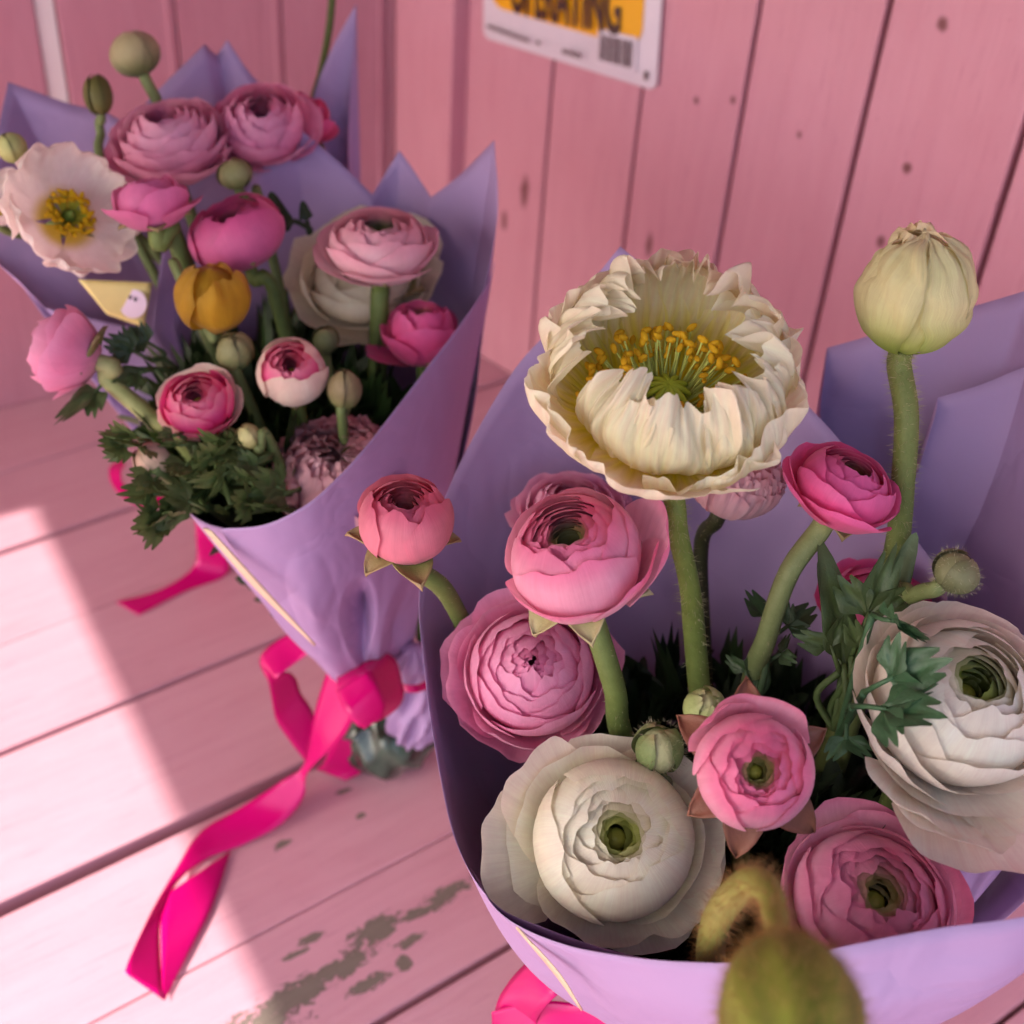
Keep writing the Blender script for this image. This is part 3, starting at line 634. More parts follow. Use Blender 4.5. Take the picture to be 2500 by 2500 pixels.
# ---- poppies
def big_poppy():
    d = .465; F = frame(tilt(-.02, -.22, .18), .0); R = .5*640/FPX*d
    org = P(1636, 925, d)-F[2]*R*.58
    root = empty('poppy', org, 'large open white poppy with crinkled petals and yellow stamens, tallest bloom of the right bouquet', 'flower')
    W1, W2, YE = (.97, .86, .58), (.97, .88, .70), (.84, .80, .05)
    # local az 0 axis: find angle for camera-right and camera-down
    rr = rgt; ang = lambda v: math.atan2(v@F[1], v@F[0])
    aR = ang(rgt); aD = ang(-upv); sgn = 1 if math.sin(aD-aR) > 0 else -1
    def A(deg): return aR+sgn*R_(deg)                # 0 = picture right, 90 = picture bottom
    spec = [ # az, W, Rscale, B, a1, flare, crink, seed, droop, name
        (125, 1.15, 1.04, .60, 0, .08, .022, 1, -.10), (190, 1.0, 1.0, .64, 14, .03, .034, 2, 0), (-60, 1.15, 1.0, .70, 22, -.03, .038, 3, 0),
        (15, 1.05, 1.02, .64, 14, -.02, .034, 4, 0), (248, .95, .97, .70, 24, -.02, .042, 5, 0), (60, .8, .98, .58, 8, .0, .030, 6, 0),
        (84, .85, .82, .60, 46, -.05, .046, 7, 0), (128, .60, .78, .60, 44, -.05, .055, 17, 0), (42, .60, .86, .62, 44, -.05, .055, 18, 0), (-25, .75, .90, .62, 38, -.08, .050, 8, 0), (205, .65, .90, .62, 44, -.10, .055, 9, 0),
        (-100, .75, .92, .70, 46, -.04, .060, 10, 0), (-55, .7, .90, .72, 50, -.05, .060, 11, 0), (-145, .7, .92, .68, 44, -.04, .055, 12, 0), (0, .6, .92, .60, 46, -.05, .055, 13, 0)]
    for az, W, rsn, B, a1, fl, cr, sd_, dr in spec:
        rs = np.random.RandomState(100+sd_)
        g, s, v, ve = petal(rs, R*rsn, R*B, R_(a1), A(az), W, 110, 56, rnd=.16, flare=fl, ruf=.035, rf=2.5, tuck=.03, wb=.35, edge=.035, crink=cr, cfreq=rs.uniform(17, 32), droop=dr)
        g = crumple(g, .0010, sd_, 170)
        g = g@F+org
        k = 1-sm(ve+.04*np.sin(s*30), .26, .62)
        c = mixc(mixc(W1, W2, sm(ve, .6, 1)), YE, k); c = np.clip(c*(1+.03*np.sin(s*60))[..., None], 0, .92)
        mb = MB(); mb.grid(g, c); part('petal', mb, POPPY, root)
    # stamens: a few shared shapes turned round the pod
    meshes = []
    for q in range(6):
        rs = np.random.RandomState(q); mb = MB()
        L = R*rs.uniform(.32, .45); k = np.linspace(0, 1, 7)
        path = np.stack([R*.10+L*k**1.0, .02*R*np.sin(k*3+q), R*.20+R*.30*k**1.4+rs.uniform(-.03, .05)*R*k], 1)
        mb.tube(path, np.full(7, .00034), 5, c=np.array([[.78, .82, .22]]*7), cap=False)
        e = path[-1]; dv = rs.normal(size=3); dv /= np.linalg.norm(dv); kk = np.linspace(-1, 1, 6)
        mb.tube(e+dv*(kk*.0019)[:, None], .00120*np.sqrt(1-kk**2*.85), 6, c=np.array([[.86, .48, .02]]*6))
        meshes.append(mb.mesh('stamen', STAMEN))
    base = Matrix([[F[0][i], F[1][i], F[2][i]] for i in range(3)])
    for i in range(190):
        o = bpy.data.objects.new('stamen', meshes[i % 6]); col.objects.link(o); o.parent = root
        rz = Matrix.Rotation(i*2.39996, 3, 'Z'); ry = Matrix.Rotation(R_(random.uniform(-16, 14)), 3, 'Y')
        o.matrix_local = (base@rz@ry).to_4x4()@Matrix.Scale(random.uniform(.8, 1.12), 4)
    # seed pod and its star cap
    mb = MB(); k = np.linspace(0, 1, 14); rad = R*np.interp(k, [0, .15, .55, .85, 1], [.05, .115, .155, .135, .12])
    th = np.linspace(0, 2*np.pi, 40, endpoint=False)
    g = np.stack([np.outer(np.cos(th), rad)*(1+.05*np.cos(th*12))[:, None], np.outer(np.sin(th), rad)*(1+.05*np.cos(th*12))[:, None], np.ones((40, 1))*(R*(.12+.34*k))[None]], -1)@F+org
    mb.grid(g, (.13, .15, .03), close=True); part('seed_pod', mb, GREEN, root)
    mb = MB(); mb.grid(np.stack([np.outer(np.cos(th), k*R*.14), np.outer(np.sin(th), k*R*.14), np.ones((40, 1))*(R*(.49-.05*k**2))[None]], -1)@F+org, (.22, .26, .03), close=True)
    part('pod_cap', mb, GREEN, root)
    for q in range(11):
        a = q/11*6.283; mb = MB(); k = np.linspace(0, 1, 8)
        p = np.stack([np.cos(a)*R*.175*k, np.sin(a)*R*.175*k, R*(.505-.09*k**2)], 1)@F+org
        mb.tube(p, R*.02*(1+.3*np.sin(k*3)), 7, c=np.array([[.45, .52, .04]]*8)); part('stigma_ray', mb, GREEN, root)
    pts = [org, P(1645, 1215, .478), P(1655, 1300, .485), P(1685, 1440, .505), P(1700, 1600, .53), np.array(g2(0, .01, .14))]
    stem(root, pts, .0036, .0044, (.26, .31, .06), (.14, .19, .05), hair=900, hl=.0032, n=40)
big_poppy()

def white_poppy(label, px, py, d, wpx, axis, seed, n=5, core=True, flat=20, pal=((.94, .85, .77), (.95, .87, .80))):
    F = frame(axis, 1.0); R = .5*wpx/FPX*d/1.05; org = P(px, py, d)-F[2]*R*.3
    root = empty('poppy', org, label, 'flower')
    for i in range(n):
        rs = np.random.RandomState(seed+i)
        g, s, v, ve = petal(rs, R*rs.uniform(.9, 1.), R*.42, R_(flat-i*3), i*2.5, 1.0, 60, 30, rnd=.14, flare=.04, ruf=.045, crink=.016, cfreq=13, edge=.02)
        c = mixc(pal[0], pal[1], sm(ve, .5, 1)); c = mixc(c, (.65, .50, .05), 1-sm(ve, .15, .32))
        mb = MB(); mb.grid(g@F+org, c); part('petal', mb, POPPY, root)
    if core:
        rs = np.random.RandomState(seed); mb = MB()
        for q in range(70):
            a = q*2.4; L = R*rs.uniform(.2, .36); k = np.linspace(0, 1, 5)
            path = np.stack([np.cos(a)*L*k, np.sin(a)*L*k, R*(.05+.28*k**.7)], 1)@F+org
            mb.tube(path, .0003, 4, c=np.array([[.5, .5, .05]]*5), cap=False)
            mb.tube(path[-1]+rs.normal(size=3)*np.linspace(-1, 1, 4)[:, None]*.0012, .0012*np.array([.4, 1, 1, .4]), 5, c=np.array([[.80, .46, .01]]*4))
        part('stamens', mb, STAMEN, root, stuff=True)
        mb = MB(); k = np.linspace(0, 1, 8); mb.tube(org+F[2]*(R*.38*k)[:, None], R*.10*np.sin(.3+2.6*k), 12, c=np.array([[.16, .22, .03]]*8)); part('seed_pod', mb, GREEN, root)
    stem(root, [org, org-F[2]*R*.4, P(400, 640, .775), np.array(g1(-.02, .03, .18)), np.array(g1(-.01, 0, .1))], .002, .0026, (.2, .25, .08), (.1, .15, .05))
white_poppy('white poppy facing the viewer with a yellow star centre, left edge of the left bouquet', 172, 522, .675, 320, cv(.58, .22, .8), 200)
white_poppy('pale poppy cut by the left edge of the picture, behind the white one', -5, 500, .71, 230, cv(-.2, .6, .6), 230, n=4, core=False)

bud('tall half open cream poppy bud on a hairy stem, at the right above the paper', 2232, 715, .50, 284, tilt(.0, .1, -.15), 301,
    [wp(2213, 1010, .508), wp(2205, 1170, .515), wp(2180, 1380, .535), wp(2080, 1700, .56), g2(.02, .02, .14)], H=1.02, n=8, crum=.0013, tuft=6, c1=(.34, .52, .01), c2=(.93, .87, .50), tipc=(.95, .84, .54), top=(.85, .76, .50), mat=POPPY,
    kind='poppy_bud', stem_r=.0042, hair=1600, a1=80, W=.80, crink=.016, detail=3., pet_name='petal', ruf=.03, edge=.06, stem_c=((.20, .23, .06), (.13, .16, .05)))
bud('golden yellow crumpled poppy bud at the centre of the left bouquet', 515, 722, .645, 185, cv(.1, .6, .5), 305, [wp(440, 680, .67), g1(-.02, .01, .12)], H=.98, n=3,
    c1=(.58, .34, .02), c2=(.64, .36, .02), tipc=(.62, .36, .04), top=(.6, .34, .02), mat=POPPY, kind='poppy_bud', a1=66, W=1.2, crink=.018, detail=2., pet_name='petal', ruf=.05, crum=.0006)

def drooping_bud():
    d = .335; p0, p1 = P(1898, 2302, .350), P(1975, 2730, .312)
    root = empty('poppy_bud', p0, 'olive hairy poppy bud nodding in front of the paper rim, nearest the viewer', 'flower bud')
    k = np.linspace(0, 1, 26); rr = .0152*np.clip(np.sin(np.pi*(k**.92)), 0, 1)**.72+.0006
    path = p0+(p1-p0)*k[:, None]; cc = np.array([[.24, .26, .04]]*26)
    th = np.linspace(0, 2*np.pi, 64, endpoint=False)[:, None]; ax_ = (p1-p0)/np.linalg.norm(p1-p0); Fb = frame(ax_)
    rib = 1+.035*np.abs(np.sin(th*4+.6*k[None]))+.012*np.sin(th*17+3*k[None])
    gb = path[None]+(rr[None]*rib*np.cos(th))[..., None]*Fb[0]+(rr[None]*rib*np.sin(th))[..., None]*Fb[1]
    cb = np.array([.25, .27, .04])*(.72+.45*np.abs(np.sin(th*4+.6*k[None])))[..., None]
    mb = MB(); mb.grid(gb, cb, close=True); b = part('bud_case', mb, GREEN, root)
    hairs(root, path, rr, 7000, .0042, (.40, .24, .08), 'bud_hair')
    pts = [p0, P(1893, 2240, .365), P(1880, 2185, .375), P(1845, 2152, .388), P(1800, 2175, .40), P(1752, 2240, .425), P(1735, 2320, .455), P(1732, 2400, .48), np.array(g2(-.02, -.02, .15))]
    path = catmull(pts, 50); mb = MB(); rad = np.interp(np.linspace(0, 1, 50), [0, .2, .35, 1], [.0031, .0033, .0042, .0050])
    t = np.linspace(0, 1, 50)[:, None]
    mb.tube(path, rad, 16, c=np.array([.36, .40, .07])*(1-t)+np.array([.22, .17, .06])*t); part('stem', mb, GREEN, root)
    hairs(root, path, rad, 2600, .0040, (.36, .20, .08))
drooping_bud()

# ------------------------------------------------------------------ leaves
def strap(mb, p, wdt, nrm, c, fold=.25, nu=5, n=12, notch=True, rs=None):
    path = catmull(p, n); t = np.gradient(path, axis=0); t /= np.linalg.norm(t, axis=1)[:, None]+1e-9
    sd_ = np.cross(t, nrm); sd_ /= np.linalg.norm(sd_, axis=1)[:, None]+1e-9; nn = np.cross(sd_, t)
    k = np.linspace(0, 1, n); w_ = wdt*(np.sin(np.pi*np.clip(.10+.90*k, 0, 1)**.8)**.75)+wdt*.03
    s = np.linspace(-1, 1, nu)
    g = path[None]+sd_[None]*(s[:, None, None]*w_[None, :, None])+nn[None]*(np.abs(s)[:, None, None]*w_[None, :, None]*fold)
    cc = np.broadcast_to(np.asarray(c)*.9, (nu, n, 3))*(1+.15*(1-np.abs(s)))[:, None, None]
    mb.grid(g, cc)
def lobe(mb, st, dr, sd_, nrm, L, wd, c, rs, teeth=3, nu=13, nv=9):
    u = np.linspace(-1, 1, nu)[:, None]*np.ones((1, nv)); v = np.ones((nu, 1))*np.linspace(0, 1, nv)[None]
    cut = np.abs(np.sin(teeth*.5*np.pi*(u+1))) if teeth > 1 else np.cos(u*np.pi/2)**.7
    tl_ = (1-.30*u*u)*(.70+.30*cut) if teeth > 1 else .25+.75*cut
    w_ = wd*(.14+.86*sm(v, .05, .75))*(1-.12*sm(v, .8, 1.))
    vv = v*tl_; bend = rs.uniform(-.05, .30); tw = rs.uniform(-.4, .4)
    g = st+dr*(L*vv)[..., None]+sd_*(u*w_)[..., None]+nrm*(L*(-bend*vv**2)+wd*.22*(np.abs(u)-.5)+tw*u*w_*v+wd*.06*np.sin(9*v+4*u))[..., None]
    cc = np.asarray(c)*(1+.28*np.exp(-(u*7)**2)-.12*v+.10*np.sin(u*11+v*5))[..., None]*rs.uniform(.85, 1.15)
    mb.grid(g, np.clip(cc, 0, .9))
def leaf(parent, base, tip, nrm, width, lobes, c, seed, name='leaf'):
    rs = np.random.RandomState(seed); base, tip, nrm = map(lambda x: np.asarray(x, float), (base, tip, nrm)); nrm = nrm/np.linalg.norm(nrm)
    ax = tip-base; L = np.linalg.norm(ax); a = ax/L; nrm = nrm-a*(nrm@a); nrm /= np.linalg.norm(nrm); sd_ = np.cross(a, nrm)
    mb = MB()
    if lobes == 1: lobe(mb, base, a, sd_, nrm, L, width*.30, c, rs, 1, 9, 12)
    else:
        hub = base+ax*.38; mb.tube([base, base+ax*.2+nrm*L*.02, hub+ax*.04], [.0011, .0009, .0008], 6, c=np.array([np.asarray(c)*1.2]*3))
        n = min(lobes, 3)
        for i in range(n):
            f = (i-(n-1)/2)/((n-1)/2); ang = f*R_(46)+rs.uniform(-.12, .12); l = L*(.64-.16*abs(f))*rs.uniform(.88, 1.1)
            dr = a*math.cos(ang)+sd_*math.sin(ang)+nrm*rs.uniform(-.12, .22); dr /= np.linalg.norm(dr)
            s2 = np.cross(dr, nrm); s2 /= np.linalg.norm(s2)
            lobe(mb, hub, dr, s2, np.cross(s2, dr), l, min(width*.22, l*.36), c, rs, 3)
    o = part(name, mb, LEAF, parent); return o
def spray(label, base, items, c, cat='leaves', stems=True):
    root = empty('leaf_sprig', base, label, cat)
    for i, (tip, frm, wd, lb) in enumerate(items):
        leaf(root, frm, tip, -ray(1800, 1500)+rng.normal(size=3)*.35, wd, lb, c, i+int(abs(tip[0])*9999) % 977)
    if stems:
        for (tip, frm, wd, lb) in items:
            mb = MB(); k = catmull([base, (np.asarray(base)+frm)/2+rng.normal(size=3)*.003, frm], 10); mb.tube(k, .0014, 7, c=np.array([c]*10)); part('stalk', mb, GREEN, root)
    return root
LG, DG = (.085, .13, .045), (.035, .065, .028)
spray('forked dark green leaves below the hot pink flower, crossing the poppy bud stem', P(2035, 1780, .53), [
    (P(2040, 1330, .50), P(2060, 1620, .515), .030, 1), (P(2180, 1340, .50), P(2080, 1600, .515), .032, 3), (P(2010, 1380, .51), P(2060, 1560, .52), .02, 1),
    (P(1990, 1480, .50), P(2050, 1640, .515), .02, 2), (P(2150, 1470, .51), P(2070, 1660, .515), .02, 2), (P(2240, 1300, .52), P(2140, 1560, .52), .02, 1)], LG)
spray('toothed green leaves spreading over the big white ranunculus', P(2045, 1800, .52), [
    (P(2290, 1740, .445), P(2080, 1725, .47), .040, 3), (P(2285, 1600, .455), P(2110, 1690, .475), .040, 3), (P(2270, 1540, .465), P(2130, 1500, .49), .036, 3),
    (P(2060, 1900, .49), P(2070, 1740, .50), .03, 2)], (.06, .14, .065))
spray('narrow leaves hugging the pale stem left of the forked ones', P(1850, 1700, .54), [
    (P(1800, 1560, .53), P(1835, 1690, .54), .018, 2), (P(1890, 1390, .54), P(1850, 1580, .545), .02, 2), (P(1990, 1480, .54), P(1880, 1560, .54), .028, 3), (P(1960, 1560, .53), P(1870, 1620, .54), .02, 2)], (.045, .085, .035))
spray('pair of blade leaves above the pale pink flower near the front rim', P(1990, 2080, .50), [
    (P(2190, 1990, .505), P(2010, 2065, .515), .013, 1), (P(2160, 2010, .50), P(2030, 2080, .51), .012, 1)], (.06, .12, .055))
spray('curled green leaf pair at the foot of the tall pink stem', P(1560, 1960, .51), [(P(1530, 1830, .495), P(1570, 1930, .505), .022, 2), (P(1640, 1900, .5), P(1590, 1940, .5), .02, 1)], (.17, .20, .11))
fl_ = []
for k in range(34):
    x, y = 330+rng.uniform(-50, 290), 1140+rng.uniform(-90, 150); dx, dy = rng.uniform(-70, 20), rng.uniform(-50, 60)
    if y > 1180: x += 80
    fl_.append((P(x+dx, y+dy, .60+rng.uniform(-.01, .01)), P(x+50, y, .618), .026, 3))
spray('feathery lit leaves spilling out at the lower left of the left bouquet', P(520, 1180, .64), fl_, (.13, .18, .06))
spray('dark green leaves reaching left beneath the leaning pink flower', P(430, 900, .67), [
    (P(150, 1040, .65), P(290, 900, .66), .036, 3), (P(250, 820, .66), P(370, 880, .665), .04, 5), (P(280, 930, .65), P(380, 900, .66), .034, 3), (P(300, 800, .67), P(400, 860, .67), .036, 5)], (.06, .10, .035))
spray('small dark leaves against the lilac paper above the left bouquet', P(760, 560, .71), [(P(735, 490, .71), P(750, 540, .71), .012, 1), (P(655, 470, .70), P(700, 560, .70), .024, 1)], DG)

def foliage(label_centre, low, n, name, cc, spread, seed, zr):
    rs = np.random.RandomState(seed); mb = MB()
    for i in range(n):
        a = rs.uniform(0, 6.283); r = spread*math.sqrt(rs.uniform(0, 1)); zb = rs.uniform(*zr)
        f = (zb-zr[0])/(zr[1]-zr[0]); sc = .18+.82*f; cxy = np.array(low)*(1-f)+np.array(label_centre)*f
        b = np.array([cxy[0]+r*sc*math.cos(a), cxy[1]+r*sc*math.sin(a), zb-.03])
        t = b+np.array([math.cos(a)*.02*rs.uniform(0, 1.3), math.sin(a)*.02*rs.uniform(0, 1.3), rs.uniform(.02, .045)])
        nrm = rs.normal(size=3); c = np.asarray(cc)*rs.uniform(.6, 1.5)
        a_ = t-b; L = np.linalg.norm(a_)*rs.uniform(.8, 1.3); a_ /= np.linalg.norm(a_); nrm = nrm-a_*(nrm@a_); nrm /= np.linalg.norm(nrm); sd_ = np.cross(a_, nrm)
        for q in (-1, 0, 1):
            dr = a_*math.cos(q*.8)+sd_*math.sin(q*.8); s2 = np.cross(dr, nrm)
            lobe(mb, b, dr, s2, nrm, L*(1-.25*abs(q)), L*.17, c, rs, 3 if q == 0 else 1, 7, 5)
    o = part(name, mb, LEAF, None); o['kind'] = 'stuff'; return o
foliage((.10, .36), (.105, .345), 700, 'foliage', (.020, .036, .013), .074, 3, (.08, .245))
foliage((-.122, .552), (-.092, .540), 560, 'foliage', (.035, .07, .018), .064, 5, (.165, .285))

# ------------------------------------------------------------------ wrapping paper
def sheet(parent, rim, g, rb, zb, bulge=.0, nu=90, nv=36, seed=0, crump=.002, mat=None, corners=(), azr=None, vmin=0., folds=()):
    rs = np.random.RandomState(seed); pts = np.array([P(*q) for q in rim])
    seq = []
    for i, p in enumerate(pts):
        seq.append(p)
    # piecewise: smooth runs broken at corner indices
    cut = [0]+sorted(corners)+[len(pts)-1]; cut = sorted(set(cut)); out = []
    tot = len(pts)-1
    for a, b in zip(cut[:-1], cut[1:]):
        m = max(3, int(nu*(b-a)/tot)); seg = catmull(pts[a:b+1], m); out.append(seg if b == cut[-1] else seg[:-1])
    R = np.vstack(out); n = len(R)
    az = np.arctan2(R[:, 1]-g[1], R[:, 0]-g[0])
    bot = np.stack([g[0]+rb*np.cos(az), g[1]+rb*np.sin(az), np.full(n, zb)], 1)
    v = np.linspace(vmin, 1, nv)[None, :, None]
    gr = bot[:, None]*(1-v)+R[:, None]*v
    outd = np.stack([np.cos(az), np.sin(az), 0*az], 1)[:, None]
    gr = gr+outd*bulge*np.sin(np.pi*v**1.2)
    u = np.linspace(0, 1, n)[:, None]; vv = v[..., 0]
    cr = 0
    for k in range(5):
        cr = cr+np.abs(np.sin(u*rs.uniform(6, 16)+vv*rs.uniform(-5, 5)+rs.uniform(0, 6)))/(k+1)
    gr = gr+outd*(crump*(cr-.9)*(1-vv**1.2*.8))[..., None]
    for (u0, v0, su, sv, dp) in folds:
        w_ = np.maximum(0, 1-np.sqrt(((u-u0)/su)**2+((vv-v0)/sv)**2))*np.clip((1-vv)/.10, 0, 1); gr = gr+outd*(dp*w_)[..., None]
    mb = MB(); mb.grid(gr); o = part('paper_sheet', mb, mat or PAPER, parent); solid(o, .00022); return o

w2 = empty('paper_wrap', (G2[0], G2[1], .10), 'lilac paper wrap open at the top holding the right bouquet', 'wrapping paper')
gg2 = (.115, .345)
sheet(w2, [(2330, 1560, .56), (2290, 1400, .575), (2180, 1250, .58), (2010, 1030, .59), (1780, 820, .60), (1515, 603, .605), (1380, 770, .60), (1250, 912, .592), (1110, 1160, .578),
           (1030, 1410, .56), (1040, 1640, .54), (1075, 1880, .52), (1120, 2070, .503), (1205, 2205, .49), (1330, 2265, .478), (1500, 2320, .470), (1650, 2350, .462), (1800, 2370, .456)], gg2, .022, .07, .015, corners=(5,), seed=2, crump=.0025, nu=150)
sheet(w2, [(1150, 2120, .507), (1205, 2210, .487), (1270, 2262, .474), (1360, 2300, .462), (1450, 2322, .452), (1620, 2345, .436), (1800, 2350, .424), (1950, 2332, .42), (2110, 2300, .420), (2300, 2265, .424), (2520, 2232, .430), (2700, 2160, .45)],
      gg2, .022, .07, .010, seed=3, crump=.001, nu=110, folds=((.72, .80, .42, .50, .016),))
# inner front sheet that shows as a dark violet band and a roll at the right
sheet(w2, [(2330, 2120, .528), (2370, 2080, .524), (2430, 2015, .52), (2520, 1950, .51), (2620, 1860, .52)], gg2, .02, .07, .016, seed=6, crump=.0008)
sheet(w2, [(2250, 1500, .60), (2020, 1100, .625), (2019, 850, .635), (2120, 822, .63), (2300, 770, .62), (2520, 705, .60), (2620, 950, .56), (2700, 1400, .53), (2700, 1900, .50)], (.135, .365), .02, .07, .018, corners=(2, 5), seed=7, crump=.0022, nu=140, folds=((.55, .75, .30, .25, .010), (.35, .6, .10, .5, -.006)))
sheet(w2, [(2285, 1010, .600), (2290, 972, .603), (2400, 938, .60), (2520, 890, .595), (2700, 850, .58)], (.135, .365), .02, .07, .016, corners=(1,), seed=21, crump=.0015)
mb = MB(); e = catmull([P(1260, 2266, .478), P(1354, 2378, .479), P(1420, 2468, .49)], 12); f_ = catmull([P(1262, 2262, .4775), P(1365, 2375, .475), P(1421, 2466, .4885)], 12)
mb.grid(np.stack([e, (e+f_)/2+np.array([0, 0, .001]), f_], 0)); solid(part('liner_edge', mb, KRAFT, w2), .0004)

w1 = empty('paper_wrap', (G1[0], G1[1], .10), 'lilac paper wrap with pointed folds holding the left bouquet', 'wrapping paper')
gg1 = (-.072, .532)
sheet(w1, [(1205, 640, .668), (1190, 690, .66), (1110, 810, .63), (1000, 950, .607), (900, 1080, .59), (830, 1160, .585), (750, 1230, .584), (650, 1278, .590), (540, 1290, .600)], gg1, .016, .085, .006, seed=11, crump=.0035, nu=150, nv=80,
      folds=((.60, .44, .13, .20, -.024), (.80, .62, .10, .25, .006), (.35, .25, .10, .25, -.010)))
sheet(w1, [(1180, 720, .664), (1213, 520, .68), (1206, 343, .70), (1125, 425, .72), (1052, 482, .733), (1012, 420, .74), (975, 368, .745), (940, 425, .745), (910, 476, .742), (820, 390, .745), (718, 302, .748), (600, 470, .742), (480, 640, .735), (420, 800, .72)],
      gg1, .02, .09, .012, corners=(2, 4, 6, 8, 10), seed=12, crump=.002, nu=170)
sheet(w1, [(1000, 600, .78), (690, 260, .80), (612, 180, .805), (555, 98, .81), (530, 135, .81), (500, 108, .805), (340, 270, .79), (200, 460, .77), (100, 640, .75)], gg1, .02, .09, .016, corners=(3, 4, 5), seed=13, crump=.001, nu=110)
sheet(w1, [(860, 520, .80), (850, 330, .82), (870, 8, .85), (810, 120, .84), (765, 240, .83), (740, 420, .80)], gg1, .02, .09, .01, corners=(2,), seed=14, crump=.001)
sheet(w1, [(420, 480, .79), (300, 300, .80), (160, 250, .805), (20, 200, .81), (-10, 350, .79), (-40, 560, .77)], gg1, .02, .09, .016, corners=(3,), seed=15, crump=.001)
lf = sheet(w1, [(425, 560, .735), (400, 600, .732), (370, 810, .720), (110, 752, .715), (50, 690, .72), (-40, 590, .73), (60, 480, .74)], (-.10, .56), .02, .16, .0, corners=(2, 3), seed=16, crump=.0005, vmin=.35)
sheet(w1, [(330, 960, .70), (360, 1100, .665), (440, 1225, .635), (500, 1275, .615), (560, 1292, .606)], gg1, .016, .085, .002, seed=17, crump=.001)
mb = MB(); e = catmull([P(520, 1300, .600), P(640, 1430, .617), P(770, 1575, .640)], 14); f_ = catmull([P(496, 1290, .603), P(625, 1438, .619), P(768, 1577, .642)], 14)
mb.grid(np.stack([e, (e+f_)/2+np.array([0, 0, .001]), f_], 0)); solid(part('liner_edge', mb, KRAFT, w1), .0006)
# sticker on the left sheet
def pgrid(c4, d4, nu=12, nv=8):
    a, b, c, d_ = [P(x, y, t) for (x, y), t in zip(c4, d4)]
    u = np.linspace(0, 1, nu)[:, None, None]; v = np.linspace(0, 1, nv)[None, :, None]
    return (a*(1-u)+b*u)*(1-v)+(d_*(1-u)+c*u)*v
st = empty('sticker', P(280, 730, .69), 'pale yellow sticker with round pinkish print, on the paper below the white poppy', 'sticker')
mb = MB(); mb.grid(pgrid([(190, 682), (372, 690), (352, 800), (262, 768)], [.707]*4)); solid(part('sticker_base', mb, flat_mat('sticker_yellow', (.85, .68, .26), .4), st), .0003)
mb = MB(); th = np.linspace(0, 2*np.pi, 24, endpoint=False); cc = P(325, 742, .7055); g = np.stack([np.repeat(cc[None], 24, 0), cc+np.outer(np.cos(th)*.0068, rgt)+np.outer(np.sin(th)*.0072, upv)], 1)
mb.grid(g, close=True); part('printed_disc', mb, flat_mat('sticker_white', (.85, .66, .82), .4), st)
mb = MB()
for (x, y) in ((318, 726), (330, 731), (345, 740), (352, 745)):
    cc = P(x, y, .7048); g = np.stack([np.repeat(cc[None], 24, 0), cc+np.outer(np.cos(th)*.0008, rgt)+np.outer(np.sin(th)*.0011, upv)], 1); mb.grid(g, close=True)
part('printed_dots', mb, flat_mat('sticker_ink', (.12, .08, .12), .5), st)

# thin dark stem leaving at the top, behind the tall paper point
sg = empty('bare_stem', P(770, 230, .84), 'thin dark green stem leaving the top of the picture beside the tall paper point', 'stem')
stem(sg, [P(815, -60, .86), P(805, 60, .855), P(785, 170, .85), P(765, 250, .84), P(740, 400, .82)], .0022, .0024, (.09, .11, .03), (.14, .17, .04))

# ------------------------------------------------------------------ ribbons
def ribbon(parent, A, B, n=40, name='ribbon_strip', nu=7, bow=.0):
    a = catmull([np.array(G(*q) if len(q) == 3 else q[:3]) for q in A], n); b = catmull([np.array(G(*q) if len(q) == 3 else q[:3]) for q in B], n)
    s = np.linspace(0, 1, nu)[:, None, None]; g = a[None]*(1-s)+b[None]*s
    g = g+np.array([0, 0, 1.])*bow*np.sin(np.pi*s)
    mb = MB(); mb.grid(g); o = part(name, mb, SATIN, parent); solid(o, .0003); return o
r1 = empty('ribbon_bow', G(850, 1580, .08), 'fuchsia satin ribbon bow with a long curling tail, at the foot of the left bouquet', 'ribbon')
ribbon(r1, [(818, 1588, .125), (795, 1650, .108), (768, 1740, .080), (742, 1865, .036), (690, 1905, .024), (590, 1970, .011), (490, 2030, .005), (430, 2120, .006), (375, 2215, .012), (320, 2330, .016), (304, 2375, .015)],
       [(905, 1600, .128), (880, 1680, .112), (845, 1790, .080), (752, 1885, .034), (742, 1945, .018), (690, 2010, .007), (600, 2060, .003), (500, 2100, .002), (430, 2160, .004), (392, 2250, .008), (398, 2440, .003)], 80, 'tail')
ribbon(r1, [(395, 2190, .007), (392, 2270, .008), (394, 2350, .007), (398, 2440, .0025)], [(565, 2075, .002), (520, 2210, .002), (465, 2320, .002), (402, 2442, .0015)], 30, 'tail_fold')
ribbon(r1, [(860, 1545, .130), (770, 1530, .128), (690, 1555, .120), (634, 1606, .108), (655, 1665, .095), (664, 1710, .082), (675, 1760, .066), (712, 1815, .050), (744, 1856, .038)],
       [(850, 1585, .128), (790, 1580, .126), (730, 1612, .118), (674, 1657, .112), (700, 1640, .096), (722, 1655, .086), (735, 1692, .074), (762, 1735, .062), (775, 1800, .048)], 60, 'loop')
ribbon(r1, [(826, 1578, .126), (906, 1584, .132), (962, 1606, .130), (982, 1665, .124), (984, 1708, .118), (955, 1742, .116), (892, 1776, .118)],
       [(822, 1689, .130), (858, 1662, .138), (896, 1642, .142), (920, 1680, .138), (938, 1717, .130), (925, 1748, .122), (890, 1772, .119)], 60, 'loop')
ribbon(r1, [(820, 1688, .1315), (842, 1738, .1305), (868, 1768, .125), (890, 1780, .121)], [(898, 1640, .143), (926, 1678, .139), (942, 1718, .131), (934, 1756, .123)], 24, 'loop', bow=.001)
ribbon(r1, [(820, 1800, .040), (790, 1860, .016), (772, 1878, .004)], [(905, 1820, .036), (890, 1878, .010), (845, 1906, .002)], 24, 'tail')
